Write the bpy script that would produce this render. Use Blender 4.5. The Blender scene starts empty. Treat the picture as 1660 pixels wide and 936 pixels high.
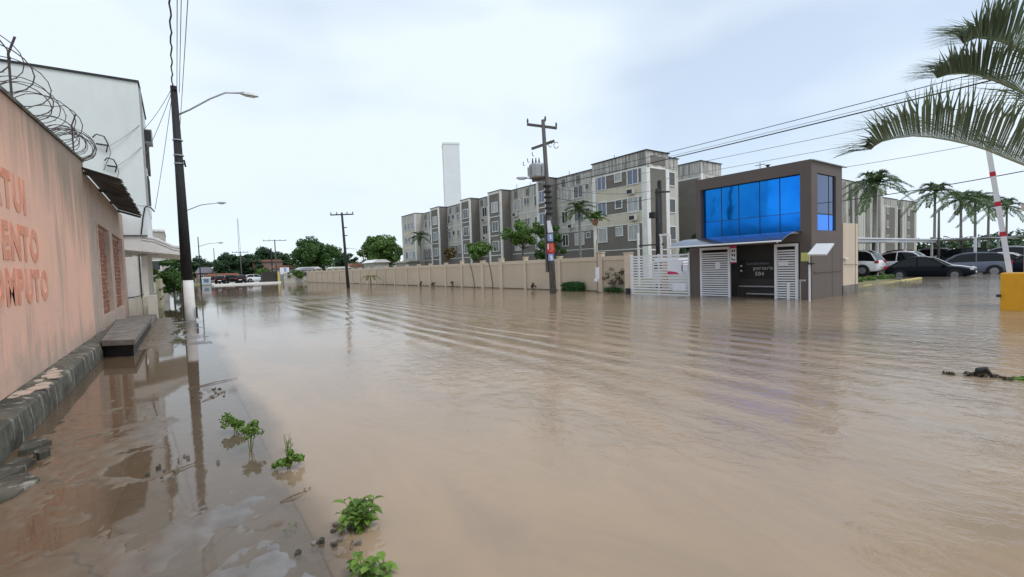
import bpy, math, random
import numpy as np
from math import radians, sin, cos, pi
from mathutils import Vector, Matrix, noise

scene = bpy.context.scene
COL = scene.collection
random.seed(7)

# ------------------------------------------------------------------ camera
# X runs to the right across the street, Y along the street, Z = 0 is the flood water level
YAW, PITCH, ROLL, EYE = radians(35.4), math.atan(36 / 760), radians(2.0), 1.6
fwd = Vector((sin(YAW) * cos(PITCH), cos(YAW) * cos(PITCH), -sin(PITCH)))
r0 = Vector((cos(YAW), -sin(YAW), 0)); u0 = r0.cross(fwd)
right = r0 * cos(ROLL) - u0 * sin(ROLL); up = r0 * sin(ROLL) + u0 * cos(ROLL)
cam = bpy.data.cameras.new('camera'); cam.sensor_width = 36; cam.lens = 760 / 1660 * 36
cam.clip_start = 0.05; cam.clip_end = 6000
co = bpy.data.objects.new('camera', cam); COL.objects.link(co)
M = Matrix((right, up, -fwd)).transposed().to_4x4(); M.translation = (0, 0, EYE)
co.matrix_world = M
scene.camera = co

# ------------------------------------------------------------------ light: bright overcast
SUN_EL, SUN_AZ = radians(58), radians(150)      # azimuth clockwise from +Y
world = bpy.data.worlds.new('World'); scene.world = world; world.use_nodes = True
nt = world.node_tree; nt.nodes.clear()
def N(t, typ, **kw):
    n = t.nodes.new(typ)
    for k, v in kw.items(): setattr(n, k, v)
    return n
out = N(nt, 'ShaderNodeOutputWorld')
sky = N(nt, 'ShaderNodeTexSky', sky_type='NISHITA', sun_disc=False, sun_elevation=SUN_EL, sun_rotation=SUN_AZ, air_density=1.0, dust_density=0.6)
bg1 = N(nt, 'ShaderNodeBackground'); bg1.inputs[1].default_value = 0.15
bg2 = N(nt, 'ShaderNodeBackground'); bg2.inputs[0].default_value = (0.80, 0.90, 1.0, 1); bg2.inputs[1].default_value = 1.0
tc = N(nt, 'ShaderNodeTexCoord'); mp = N(nt, 'ShaderNodeMapping'); mp.inputs['Scale'].default_value = (1.0, 1.0, 2.4)
nz = N(nt, 'ShaderNodeTexNoise'); nz.inputs['Scale'].default_value = 1.7; nz.inputs['Detail'].default_value = 3; nz.inputs['Roughness'].default_value = 0.45
rp = N(nt, 'ShaderNodeValToRGB'); rp.color_ramp.elements[0].position = 0.36; rp.color_ramp.elements[0].color = (0.56,) * 3 + (1,)
rp.color_ramp.elements[1].position = 0.60; rp.color_ramp.elements[1].color = (1.0,) * 3 + (1,)
mx = N(nt, 'ShaderNodeMixShader')
L = nt.links.new
L(tc.outputs['Generated'], mp.inputs[0]); L(mp.outputs[0], nz.inputs['Vector']); L(nz.outputs[0], rp.inputs[0])
L(sky.outputs[0], bg1.inputs[0]); L(rp.outputs[0], mx.inputs[0]); L(bg1.outputs[0], mx.inputs[1]); L(bg2.outputs[0], mx.inputs[2]); L(mx.outputs[0], out.inputs[0])
sun = bpy.data.lights.new('sun', 'SUN'); sun.energy = 1.5; sun.angle = radians(25); sun.color = (1.0, 0.96, 0.9)
so = bpy.data.objects.new('sun', sun); COL.objects.link(so)
so.rotation_euler = Vector((-sin(SUN_AZ) * cos(SUN_EL), -cos(SUN_AZ) * cos(SUN_EL), -sin(SUN_EL))).to_track_quat('-Z', 'Y').to_euler()
so.location = (0, 0, 60)
vs = scene.view_settings; vs.view_transform = 'Standard'; vs.look = 'None'; vs.exposure = 0.12; vs.gamma = 1; vs.use_curve_mapping = False

# ------------------------------------------------------------------ helpers
class MB:
    """collects simple shapes, then links them as one mesh object"""
    def __init__(s): s.v = []; s.f = []
    def quad(s, *p):
        i = len(s.v); s.v += [tuple(q) for q in p]; s.f.append(tuple(range(i, i + len(p)))); return s
    def hexa(s, p):
        i = len(s.v); s.v += [tuple(q) for q in p]
        for q in ((0, 3, 2, 1), (4, 5, 6, 7), (0, 1, 5, 4), (1, 2, 6, 5), (2, 3, 7, 6), (3, 0, 4, 7)): s.f.append(tuple(i + k for k in q))
        return s
    def box(s, x0, x1, y0, y1, z0, z1):
        return s.hexa([(x0, y0, z0), (x1, y0, z0), (x1, y1, z0), (x0, y1, z0), (x0, y0, z1), (x1, y0, z1), (x1, y1, z1), (x0, y1, z1)])
    def bar(s, a, b, w, h):
        a = Vector(a); b = Vector(b); d = (b - a).normalized()
        sd = d.cross(Vector((0, 0, 1)))
        if sd.length < 1e-3: sd = Vector((1, 0, 0))
        sd.normalize(); uu = sd.cross(d); P = []
        for e in (a, b): P += [e - sd * w / 2 - uu * h / 2, e + sd * w / 2 - uu * h / 2, e + sd * w / 2 + uu * h / 2, e - sd * w / 2 + uu * h / 2]
        return s.hexa(P)
    def tube(s, pts, r, n=6, cap=True):
        pts = [Vector(p) for p in pts]; rs = r if isinstance(r, (list, tuple)) else [r] * len(pts)
        base = len(s.v); ref = None
        for k, p in enumerate(pts):
            d = (pts[min(k + 1, len(pts) - 1)] - pts[max(k - 1, 0)]).normalized()
            if ref is None: ref = d.orthogonal().normalized()
            a = (ref - d * ref.dot(d))
            a = a.normalized() if a.length > 1e-6 else d.orthogonal().normalized()
            ref = a; b = d.cross(a)
            for j in range(n):
                t = 2 * pi * j / n; s.v.append(tuple(p + (a * cos(t) + b * sin(t)) * rs[k]))
        for k in range(len(pts) - 1):
            for j in range(n):
                s.f.append((base + k * n + j, base + k * n + (j + 1) % n, base + (k + 1) * n + (j + 1) % n, base + (k + 1) * n + j))
        if cap:
            s.f.append(tuple(base + j for j in reversed(range(n)))); e = base + (len(pts) - 1) * n; s.f.append(tuple(e + j for j in range(n)))
        return s
    def prism(s, poly, ax, c0, c1):
        n = len(poly); i = len(s.v)
        for c in (c0, c1):
            for a, b in poly: s.v.append({'x': (c, a, b), 'y': (a, c, b), 'z': (a, b, c)}[ax])
        s.f.append(tuple(i + k for k in reversed(range(n)))); s.f.append(tuple(i + n + k for k in range(n)))
        for k in range(n): s.f.append((i + k, i + (k + 1) % n, i + n + (k + 1) % n, i + n + k))
        return s
    def build(s, name, mat, parent=None, smooth=False, bevel=0, ofs=None):
        me = bpy.data.meshes.new(name)
        o0 = Vector(ofs) if ofs is not None else (base_of(parent) if parent else Vector((0, 0, 0)))
        me.from_pydata([(v[0] - o0.x, v[1] - o0.y, v[2] - o0.z) for v in s.v], [], s.f)
        return link(name, me, mat, parent, smooth, bevel)
def base_of(o):
    p = Vector((0, 0, 0))
    while o: p += o.location; o = o.parent
    return p
def link(name, me, mat, parent=None, smooth=False, bevel=0):
    me.materials.append(mat)
    if smooth: me.shade_smooth()
    o = bpy.data.objects.new(name, me); COL.objects.link(o)
    if parent: o.parent = parent
    if bevel:
        b = o.modifiers.new('bevel', 'BEVEL'); b.width = bevel; b.segments = 2; b.limit_method = 'ANGLE'
    return o
def tag(o, label, cat, group=None, kind=None):
    if label: o['label'] = label
    if cat: o['category'] = cat
    if group: o['group'] = group
    if kind: o['kind'] = kind
    return o
def thing(name, label, cat, loc=(0, 0, 0), group=None, rz=0):
    o = bpy.data.objects.new(name, None); COL.objects.link(o); o.location = loc; o.rotation_euler = (0, 0, rz); o.empty_display_size = 0.2
    return tag(o, label, cat, group)
def struct(o): o['kind'] = 'structure'; return o
def copy_tree(o, parent=None):
    c = o.copy(); COL.objects.link(c); c.parent = parent
    for ch in list(o.children): copy_tree(ch, c)
    return c
def np_mesh(name, V, Fq, mat, parent=None, smooth=False):
    me = bpy.data.meshes.new(name); V = np.asarray(V, np.float32); Fq = np.asarray(Fq, np.int32); k = Fq.shape[1]
    me.vertices.add(len(V)); me.vertices.foreach_set('co', V.ravel())
    me.loops.add(Fq.size); me.loops.foreach_set('vertex_index', Fq.ravel())
    me.polygons.add(len(Fq)); me.polygons.foreach_set('loop_start', np.arange(len(Fq), dtype=np.int32) * k)
    me.update(calc_edges=True); me.validate()
    return link(name, me, mat, parent, smooth)

# ------------------------------------------------------------------ materials
def mat_base(name):
    m = bpy.data.materials.new(name); m.use_nodes = True; t = m.node_tree
    return m, t, t.nodes['Principled BSDF']
def rgba(c): return (c[0], c[1], c[2], 1)
def pm(name, c1, c2=None, scale=6, rough=0.8, metal=0, spec=0.3, bump=0, bscale=None, stain=None, sscale=(2.2, 2.2, 0.22), slo=0.5, shi=0.68, samt=0.8, stretch=(1, 1, 1), coat=0):
    """painted / mineral surface: two tones by noise, optional streaks of dirt running down, fine relief"""
    m, t, b = mat_base(name); ln = t.links.new
    b.inputs['Roughness'].default_value = rough; b.inputs['Metallic'].default_value = metal; b.inputs['Specular IOR Level'].default_value = spec
    if coat: b.inputs['Coat Weight'].default_value = coat; b.inputs['Coat Roughness'].default_value = 0.06
    g = N(t, 'ShaderNodeNewGeometry'); mpn = N(t, 'ShaderNodeMapping'); mpn.inputs['Scale'].default_value = stretch
    ln(g.outputs['Position'], mpn.inputs[0])
    nz = N(t, 'ShaderNodeTexNoise'); nz.inputs['Scale'].default_value = scale; nz.inputs['Detail'].default_value = 6; nz.inputs['Roughness'].default_value = 0.62
    ln(mpn.outputs[0], nz.inputs['Vector'])
    c2 = c2 or tuple(v * 0.86 for v in c1)
    r = N(t, 'ShaderNodeValToRGB'); r.color_ramp.elements[0].position = 0.34; r.color_ramp.elements[1].position = 0.66
    r.color_ramp.elements[0].color = rgba(c2); r.color_ramp.elements[1].color = rgba(c1); ln(nz.outputs[0], r.inputs[0]); last = r.outputs[0]
    if stain:
        ms = N(t, 'ShaderNodeMapping'); ms.inputs['Scale'].default_value = sscale; ln(g.outputs['Position'], ms.inputs[0])
        ns = N(t, 'ShaderNodeTexNoise'); ns.inputs['Scale'].default_value = 1.6; ns.inputs['Detail'].default_value = 7; ns.inputs['Roughness'].default_value = 0.65; ln(ms.outputs[0], ns.inputs['Vector'])
        rs = N(t, 'ShaderNodeMapRange'); rs.inputs[1].default_value = slo; rs.inputs[2].default_value = shi; rs.inputs[4].default_value = samt; ln(ns.outputs[0], rs.inputs[0])
        mxn = N(t, 'ShaderNodeMixRGB'); mxn.inputs[2].default_value = rgba(stain); ln(rs.outputs[0], mxn.inputs[0]); ln(last, mxn.inputs[1]); last = mxn.outputs[0]
    ln(last, b.inputs['Base Color'])
    if bump:
        nb = N(t, 'ShaderNodeTexNoise'); nb.inputs['Scale'].default_value = bscale or scale * 6; nb.inputs['Detail'].default_value = 5; ln(mpn.outputs[0], nb.inputs['Vector'])
        bp = N(t, 'ShaderNodeBump'); bp.inputs['Distance'].default_value = bump; bp.inputs['Strength'].default_value = 0.8; ln(nb.outputs[0], bp.inputs['Height']); ln(bp.outputs[0], b.inputs['Normal'])
    return m
def leafm(name, c1, c2, trans=0.25):
    m, t, b = mat_base(name); ln = t.links.new
    g = N(t, 'ShaderNodeNewGeometry'); r = N(t, 'ShaderNodeValToRGB')
    r.color_ramp.elements[0].color = rgba(c2); r.color_ramp.elements[1].color = rgba(c1); ln(g.outputs['Random Per Island'], r.inputs[0])
    b.inputs['Roughness'].default_value = 0.5; b.inputs['Specular IOR Level'].default_value = 0.3; ln(r.outputs[0], b.inputs['Base Color'])
    tr = N(t, 'ShaderNodeBsdfTranslucent'); ln(r.outputs[0], tr.inputs[0]); mxs = N(t, 'ShaderNodeMixShader'); mxs.inputs[0].default_value = trans
    ln(b.outputs[0], mxs.inputs[1]); ln(tr.outputs[0], mxs.inputs[2]); ln(mxs.outputs[0], t.nodes['Material Output'].inputs[0])
    return m
W = {}
W['pink'] = pm('pink_stucco', (0.84, 0.50, 0.365), (0.74, 0.47, 0.36), 1.2, 0.9, bump=0.006, bscale=14, stain=(0.36, 0.29, 0.23), sscale=(2.0, 1.1, 0.16), slo=0.53, shi=0.70, samt=0.9)
# damp, mouldy upper zone of the pink wall, running down in tongues from the coping
_m = W['pink']; _t = _m.node_tree; _b = _t.nodes['Principled BSDF']; _l = _b.inputs['Base Color'].links[0]; _src = _l.from_socket
_g = N(_t, 'ShaderNodeNewGeometry'); _s = N(_t, 'ShaderNodeSeparateXYZ'); _t.links.new(_g.outputs['Position'], _s.inputs[0])
def _mm(op, a, b_, c=None):
    n = N(_t, 'ShaderNodeMath', operation=op)
    for i, v in enumerate((a, b_, c)):
        if v is None: continue
        if isinstance(v, (int, float)): n.inputs[i].default_value = v
        else: _t.links.new(v, n.inputs[i])
    return n.outputs[0]
_mp = N(_t, 'ShaderNodeMapping'); _mp.inputs['Scale'].default_value = (1, 1.7, 0.22); _t.links.new(_g.outputs['Position'], _mp.inputs[0])
_n = N(_t, 'ShaderNodeTexNoise'); _n.inputs['Scale'].default_value = 1.5; _n.inputs['Detail'].default_value = 8; _n.inputs['Roughness'].default_value = .62; _t.links.new(_mp.outputs[0], _n.inputs['Vector'])
_h = _mm('MULTIPLY_ADD', _s.outputs[1], -0.062, _s.outputs[2])                 # height measured along the sloping coping
_yk = N(_t, 'ShaderNodeMapRange'); _yk.inputs[1].default_value = 8.5; _yk.inputs[2].default_value = 13.5; _yk.inputs[3].default_value = 0.0; _yk.inputs[4].default_value = 1.4; _t.links.new(_s.outputs[1], _yk.inputs[0])
_q = _mm('ADD', _mm('MULTIPLY_ADD', _n.outputs[0], 3.6, _h), _yk.outputs[0])
_r = N(_t, 'ShaderNodeMapRange'); _r.inputs[1].default_value = 4.35; _r.inputs[2].default_value = 5.9; _r.inputs[3].default_value = 0.0; _r.inputs[4].default_value = .88; _t.links.new(_q, _r.inputs[0])
_x = N(_t, 'ShaderNodeMixRGB'); _x.inputs[2].default_value = (.25, .215, .17, 1); _t.links.new(_r.outputs[0], _x.inputs[0]); _t.links.new(_src, _x.inputs[1])
_n2 = N(_t, 'ShaderNodeTexNoise'); _n2.inputs['Scale'].default_value = 2.2; _n2.inputs['Detail'].default_value = 7; _t.links.new(_g.outputs['Position'], _n2.inputs['Vector'])
_q2 = _mm('MULTIPLY_ADD', _n2.outputs[0], -1.5, _s.outputs[2]); _r2 = N(_t, 'ShaderNodeMapRange'); _r2.inputs[1].default_value = -.5; _r2.inputs[2].default_value = .1; _r2.inputs[3].default_value = .75; _r2.inputs[4].default_value = 0.0; _t.links.new(_q2, _r2.inputs[0])
_x2 = N(_t, 'ShaderNodeMixRGB'); _x2.inputs[2].default_value = (.40, .33, .27, 1); _t.links.new(_r2.outputs[0], _x2.inputs[0]); _t.links.new(_x.outputs[0], _x2.inputs[1]); _t.links.new(_x2.outputs[0], _b.inputs['Base Color'])
W['pink_clean'] = pm('pink_render', (0.52, 0.40, 0.32), (0.42, 0.33, 0.27), 2.0, 0.9, bump=0.004, stain=(0.33, 0.28, 0.23), slo=0.5, shi=0.75)
W['letter'] = pm('faded_red_paint', (0.68, 0.26, 0.16), (0.76, 0.38, 0.27), 6, 0.85, bump=0.003, stain=(0.42, 0.30, 0.24), slo=0.55, shi=0.75)
W['ledge'] = pm('mouldy_concrete', (0.15, 0.138, 0.108), (0.040, 0.038, 0.030), 2.2, 0.85, bump=0.012, bscale=14, stain=(0.42, 0.40, 0.36), sscale=(5, 5, 0.9), slo=0.56, shi=0.66, samt=0.7)
W['concrete'] = pm('grey_concrete', (0.24, 0.215, 0.19), (0.13, 0.12, 0.108), 3, 0.8, bump=0.006, stain=(0.10, 0.09, 0.08), slo=0.5, shi=0.7)
W['conc_dark'] = pm('dark_wet_concrete', (0.035, 0.034, 0.033), (0.02, 0.02, 0.02), 5, 0.5)
W['brick'] = pm('clay_brick', (0.36, 0.155, 0.10), (0.22, 0.10, 0.07), 9, 0.9, bump=0.006, bscale=40)
W['mortar'] = pm('pale_mortar', (0.62, 0.47, 0.40), (0.50, 0.37, 0.31), 8, 0.95, bump=0.01, bscale=30)
W['awning'] = pm('old_fibre_cement', (0.10, 0.095, 0.09), (0.05, 0.05, 0.048), 4, 0.85)
W['white_wall'] = pm('white_paint_wall', (0.76, 0.80, 0.80), (0.70, 0.745, 0.75), 0.7, 0.75, bump=0.003, stain=(0.50, 0.53, 0.52), sscale=(0.7, 0.7, 0.1), slo=0.54, shi=0.85, samt=0.55)
W['white'] = pm('white_paint', (0.80, 0.79, 0.77), (0.72, 0.71, 0.69), 3, 0.55)
W['cream_wall'] = pm('cream_paint', (0.70, 0.66, 0.58), (0.60, 0.56, 0.49), 2, 0.75, stain=(0.36, 0.32, 0.26), slo=0.54, shi=0.8)
W['black_trim'] = pm('black_trim', (0.035, 0.037, 0.04), None, 4, 0.6)
W['pole_black'] = pm('tarred_pole', (0.036, 0.036, 0.038), (0.022, 0.022, 0.023), 6, 0.75, stretch=(4, 4, 0.5), bump=0.004)
W['pole_grey'] = pm('weathered_pole', (0.14, 0.13, 0.125), (0.075, 0.07, 0.068), 5, 0.85, stretch=(4, 4, 0.6), bump=0.004)
W['pole_white'] = pm('limewashed_base', (0.74, 0.73, 0.71), (0.62, 0.61, 0.59), 4, 0.85, stain=(0.4, 0.36, 0.31), slo=0.58, shi=0.75)
W['steel'] = pm('galvanised_steel', (0.42, 0.43, 0.44), (0.33, 0.34, 0.35), 6, 0.45, metal=0.6)
W['wire'] = pm('black_cable', (0.03, 0.03, 0.032), None, 5, 0.6)
W['wire_grey'] = pm('grey_cable', (0.25, 0.26, 0.28), None, 5, 0.6)
W['rust'] = pm('rusty_wire', (0.12, 0.10, 0.095), (0.07, 0.055, 0.05), 30, 0.6, metal=0.5)
W['comp'] = pm('beige_wall_paint', (0.55, 0.455, 0.345), (0.50, 0.41, 0.31), 0.9, 0.85, bump=0.003, stain=(0.40, 0.31, 0.22), sscale=(1.2, 1.2, 0.25), slo=0.56, shi=0.8, samt=0.5)
W['comp_l'] = pm('pale_beige_paint', (0.61, 0.51, 0.40), (0.55, 0.46, 0.36), 1.5, 0.85, stain=(0.42, 0.33, 0.25), slo=0.58, shi=0.8, samt=0.5)
W['comp_d'] = pm('muddy_skirting', (0.20, 0.14, 0.085), None, 3, 0.8)
W['apt'] = pm('weathered_grey_facade', (0.58, 0.56, 0.51), (0.49, 0.47, 0.425), 0.8, 0.9, stain=(0.22, 0.21, 0.195), sscale=(1.4, 1.4, 0.12), slo=0.5, shi=0.68, samt=0.75)
W['apt_par'] = pm('streaked_parapet', (0.60, 0.585, 0.545), (0.50, 0.485, 0.45), 1.2, 0.9, stain=(0.18, 0.172, 0.16), sscale=(2.6, 2.6, 0.16), slo=0.42, shi=0.60, samt=0.85)
W['apt_cream'] = pm('cream_facade_band', (0.64, 0.58, 0.465), (0.57, 0.51, 0.41), 0.8, 0.9, stain=(0.28, 0.26, 0.22), slo=0.56, shi=0.8, samt=0.6)
W['apt_dark'] = pm('taupe_facade', (0.205, 0.188, 0.168), (0.17, 0.156, 0.14), 0.8, 0.9, stain=(0.32, 0.305, 0.28), slo=0.58, shi=0.8, samt=0.5)
W['apt_white'] = pm('grimy_white_trim', (0.82, 0.81, 0.78), (0.72, 0.71, 0.68), 2, 0.8, stain=(0.38, 0.365, 0.34), slo=0.54, shi=0.72, samt=0.7)
W['roof_edge'] = pm('dark_roof_edge', (0.06, 0.058, 0.055), None, 3, 0.8)
W['guard'] = pm('taupe_guardhouse_paint', (0.135, 0.110, 0.098), (0.12, 0.098, 0.088), 0.7, 0.65, stain=(0.12, 0.105, 0.095), slo=0.6, shi=0.85, samt=0.4)
W['guard_dark'] = pm('dark_recess_paint', (0.045, 0.042, 0.04), None, 2, 0.6)
W['board'] = pm('black_board', (0.018, 0.018, 0.02), None, 3, 0.35)
W['chalk'] = pm('white_lettering', (0.55, 0.55, 0.56), (0.3, 0.3, 0.3), 20, 0.7)
W['alu'] = pm('white_aluminium', (0.74, 0.75, 0.78), (0.68, 0.69, 0.72), 3, 0.4)
W['canopy'] = pm('pale_metal_canopy', (0.27, 0.30, 0.36), (0.23, 0.26, 0.32), 2, 0.2, metal=0.9)
W['red'] = pm('red_paint', (0.55, 0.03, 0.05), None, 5, 0.5)
W['magenta'] = pm('crimson_print', (0.60, 0.04, 0.14), None, 5, 0.5)
W['orange'] = pm('orange_print', (0.75, 0.20, 0.10), (0.65, 0.12, 0.08), 12, 0.6)
W['bluep'] = pm('blue_print', (0.12, 0.18, 0.48), (0.45, 0.52, 0.75), 18, 0.6)
W['whitep'] = pm('white_print', (0.80, 0.81, 0.86), (0.70, 0.71, 0.78), 12, 0.6)
W['print_dark'] = pm('dark_print', (0.10, 0.07, 0.09), None, 9, 0.6)
W['yellow'] = pm('barrier_yellow', (0.72, 0.36, 0.02), (0.66, 0.32, 0.02), 2, 0.45, stain=(0.42, 0.22, 0.03), slo=0.6, shi=0.8, samt=0.4)
W['yellow_k'] = pm('worn_yellow_paint', (0.62, 0.52, 0.14), (0.46, 0.40, 0.20), 4, 0.8)
W['yellow_g'] = pm('yellow_green_box', (0.55, 0.55, 0.18), None, 5, 0.6)
W['rubber'] = pm('tyre_rubber', (0.02, 0.02, 0.02), None, 8, 0.85)
W['rim'] = pm('alloy_rim', (0.26, 0.26, 0.27), None, 8, 0.4, metal=0.6)
W['trunk'] = pm('bark', (0.20, 0.165, 0.13), (0.12, 0.10, 0.08), 6, 0.9, bump=0.01, stretch=(1, 1, 3))
W['palmtrunk'] = pm('palm_trunk', (0.27, 0.25, 0.22), (0.18, 0.165, 0.145), 4, 0.9, stretch=(1, 1, 4), bump=0.008)
W['tile'] = pm('roof_tiles', (0.35, 0.17, 0.12), (0.25, 0.13, 0.10), 4, 0.9)
W['slate'] = pm('mauve_roof', (0.34, 0.32, 0.38), (0.28, 0.27, 0.32), 3, 0.8)
W['redwall'] = pm('brick_red_wall', (0.30, 0.20, 0.17), (0.22, 0.16, 0.14), 1.5, 0.9)
W['grime'] = pm('grimy_wall', (0.48, 0.46, 0.42), (0.36, 0.34, 0.31), 1.5, 0.9)
W['tower'] = pm('pale_tower_render', (0.88, 0.90, 0.92), (0.84, 0.86, 0.88), 0.5, 0.8)
W['terracotta'] = pm('terracotta', (0.36, 0.17, 0.10), None, 6, 0.85)
W['stemm'] = pm('green_stem', (0.16, 0.20, 0.06), (0.12, 0.13, 0.05), 20, 0.7)
W['lamp'] = pm('lamp_glass', (0.62, 0.64, 0.66), None, 5, 0.25)
W['leaf_tree'] = leafm('tree_leaf', (0.085, 0.165, 0.035), (0.035, 0.085, 0.022))
W['leaf_dark'] = leafm('dark_tree_leaf', (0.055, 0.11, 0.045), (0.022, 0.055, 0.025))
W['leaf_lime'] = leafm('light_tree_leaf', (0.14, 0.24, 0.05), (0.06, 0.13, 0.025))
W['leaf_hedge'] = leafm('hedge_leaf', (0.05, 0.15, 0.03), (0.02, 0.075, 0.018))
W['leaf_weed'] = leafm('weed_leaf', (0.21, 0.36, 0.06), (0.08, 0.16, 0.03), 0.35)
W['leaf_palm'] = leafm('palm_leaf', (0.14, 0.20, 0.085), (0.06, 0.10, 0.045), 0.3)
W['leaf_palmf'] = leafm('near_palm_leaf', (0.22, 0.27, 0.165), (0.09, 0.125, 0.08), 0.35)
W['leaf_dry'] = leafm('dry_leaf', (0.22, 0.15, 0.05), (0.12, 0.09, 0.03))
W['leaf_bronze'] = leafm('bronze_leaf', (0.13, 0.10, 0.055), (0.05, 0.05, 0.03))
def glassm(name, col, rough=0.06, metal=0.0, spec=0.6):
    m, t, b = mat_base(name); b.inputs['Base Color'].default_value = rgba(col); b.inputs['Roughness'].default_value = rough; b.inputs['Metallic'].default_value = metal; b.inputs['Specular IOR Level'].default_value = spec
    ln = t.links.new; g = N(t, 'ShaderNodeNewGeometry'); n = N(t, 'ShaderNodeTexNoise'); n.inputs['Scale'].default_value = 0.9; ln(g.outputs['Position'], n.inputs['Vector'])
    bp = N(t, 'ShaderNodeBump'); bp.inputs['Distance'].default_value = 0.012; bp.inputs['Strength'].default_value = 0.5; ln(n.outputs[0], bp.inputs['Height']); ln(bp.outputs[0], b.inputs['Normal'])
    return m
def vary(m, c1, c2, s=0.55):
    t = m.node_tree; b = t.nodes['Principled BSDF']; g = N(t, 'ShaderNodeNewGeometry'); n = N(t, 'ShaderNodeTexNoise'); n.inputs['Scale'].default_value = s; n.inputs['Detail'].default_value = 4; t.links.new(g.outputs['Position'], n.inputs['Vector'])
    r = N(t, 'ShaderNodeValToRGB'); r.color_ramp.elements[0].position = .38; r.color_ramp.elements[1].position = .62; r.color_ramp.elements[0].color = rgba(c1); r.color_ramp.elements[1].color = rgba(c2); t.links.new(n.outputs[0], r.inputs[0]); t.links.new(r.outputs[0], b.inputs['Base Color']); return m
W['blueglass'] = glassm('blue_mirror_film', (0.004, 0.19, 0.80), 0.05, 0.9)
vary(W['blueglass'], (0.004, 0.19, 0.74), (0.01, 0.27, 0.92), 0.5)  # uneven mirror reflections put into the film as a mottled tint
W['bluelow'] = glassm('blue_film_lower', (0.006, 0.24, 0.93), 0.12, 0.85)
W['sideglass'] = glassm('dark_blue_glass', (0.05, 0.09, 0.20), 0.06, 0.7)
W['pane'] = glassm('window_glass', (0.045, 0.05, 0.055), 0.08, 0.0, 0.8)
W['pane_blue'] = glassm('bluish_window_glass', (0.10, 0.13, 0.20), 0.1, 0.1, 0.8)
W['curtain'] = pm('curtained_glass', (0.55, 0.55, 0.53), (0.30, 0.31, 0.32), 3, 0.3, stretch=(6, 6, 0.4))
W['carglass'] = glassm('car_glass', (0.006, 0.007, 0.009), 0.05, 0.0, 0.3)
def carpaint(name, c): return pm(name, c, tuple(v * 0.93 for v in c), 3, 0.25, spec=0.08)
W['car_navy'] = carpaint('navy_car_paint', (0.007, 0.009, 0.014))
W['car_white'] = carpaint('white_car_paint', (0.72, 0.73, 0.75))
W['car_blue'] = carpaint('slate_blue_car_paint', (0.13, 0.145, 0.19))
W['car_silver'] = carpaint('silver_car_paint', (0.42, 0.43, 0.45))
W['car_red'] = carpaint('red_car_paint', (0.38, 0.03, 0.04))
W['car_black'] = carpaint('black_car_paint', (0.012, 0.012, 0.013))
W['taill'] = pm('red_lens', (0.45, 0.02, 0.04), None, 5, 0.2)
W['headl'] = pm('clear_lens', (0.75, 0.77, 0.80), None, 5, 0.15)

# ------------------------------------------------------------------ ground, pavement, flood water
def axis(*segs):
    a = []
    for s, e, st in segs: a += list(np.arange(s, e, st))
    return np.array(sorted(set([round(float(v), 3) for v in a])))
def nse(x, y, s, z=0.0): return noise.noise(Vector((x * s, y * s, z)))
def ground_h(x, y):
    far = max(0.0, math.hypot(x, y) - 115)
    land = 0.14 + min(far * 0.006, 1.0) + 0.04 * nse(x, y, 0.15)
    fl = -0.45
    street = -1.42 < x < 19.3 and y < 107 + 2 * nse(x, y, 0.1)
    lot = 19.3 <= x < 52 and y < 9.0 if x > 26 else (x >= 19.3 and y < 9)
    lot2 = 33 < x < 52 and y < 13
    if street: return fl
    if lot or lot2: return -0.22
    if x < -1.42: return 0.14
    return land
gx = axis((-2600, -200, 300), (-200, -20, 20), (-20, 60, 1.0), (60, 200, 14), (200, 2700, 300)); gy = axis((-600, -60, 90), (-60, -10, 5), (-10, 120, 1.0), (120, 260, 10), (260, 3000, 300))
V = [(x, y, ground_h(x, y)) for y in gy for x in gx]; nx = len(gx)
Fq = [(j * nx + i, j * nx + i + 1, (j + 1) * nx + i + 1, (j + 1) * nx + i) for j in range(len(gy) - 1) for i in range(nx - 1)]
gm = pm('earth_and_grass', (0.16, 0.15, 0.07), (0.24, 0.19, 0.13), 0.12, 0.95, stain=(0.07, 0.11, 0.03), sscale=(0.1, 0.1, 0.1), slo=0.45, shi=0.6, samt=0.8)
struct(np_mesh('ground', V, Fq, gm))

pavm, t, b = mat_base('silted_shaded_pavement'); ln = t.links.new
g = N(t, 'ShaderNodeNewGeometry'); sx = N(t, 'ShaderNodeSeparateXYZ'); ln(g.outputs['Position'], sx.inputs[0])
n1 = N(t, 'ShaderNodeTexNoise'); n1.inputs['Scale'].default_value = 1.1; n1.inputs['Detail'].default_value = 8; n1.inputs['Roughness'].default_value = 0.6; ln(g.outputs['Position'], n1.inputs['Vector'])
ad = N(t, 'ShaderNodeMath', operation='MULTIPLY_ADD'); ad.inputs[1].default_value = 1.1; ln(n1.outputs[0], ad.inputs[0]); ln(sx.outputs[0], ad.inputs[2])
mr = N(t, 'ShaderNodeMapRange'); mr.inputs[1].default_value = 0.0; mr.inputs[2].default_value = 0.95; ln(ad.outputs[0], mr.inputs[0])
mc = N(t, 'ShaderNodeMixRGB'); mc.inputs[1].default_value = (0.175, 0.130, 0.085, 1); mc.inputs[2].default_value = (0.20, 0.193, 0.188, 1); ln(mr.outputs[0], mc.inputs[0])  # brown beside the wall holds mud deposit and painted-in shade
n2 = N(t, 'ShaderNodeTexNoise'); n2.inputs['Scale'].default_value = 7; n2.inputs['Detail'].default_value = 8; ln(g.outputs['Position'], n2.inputs['Vector'])
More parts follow.
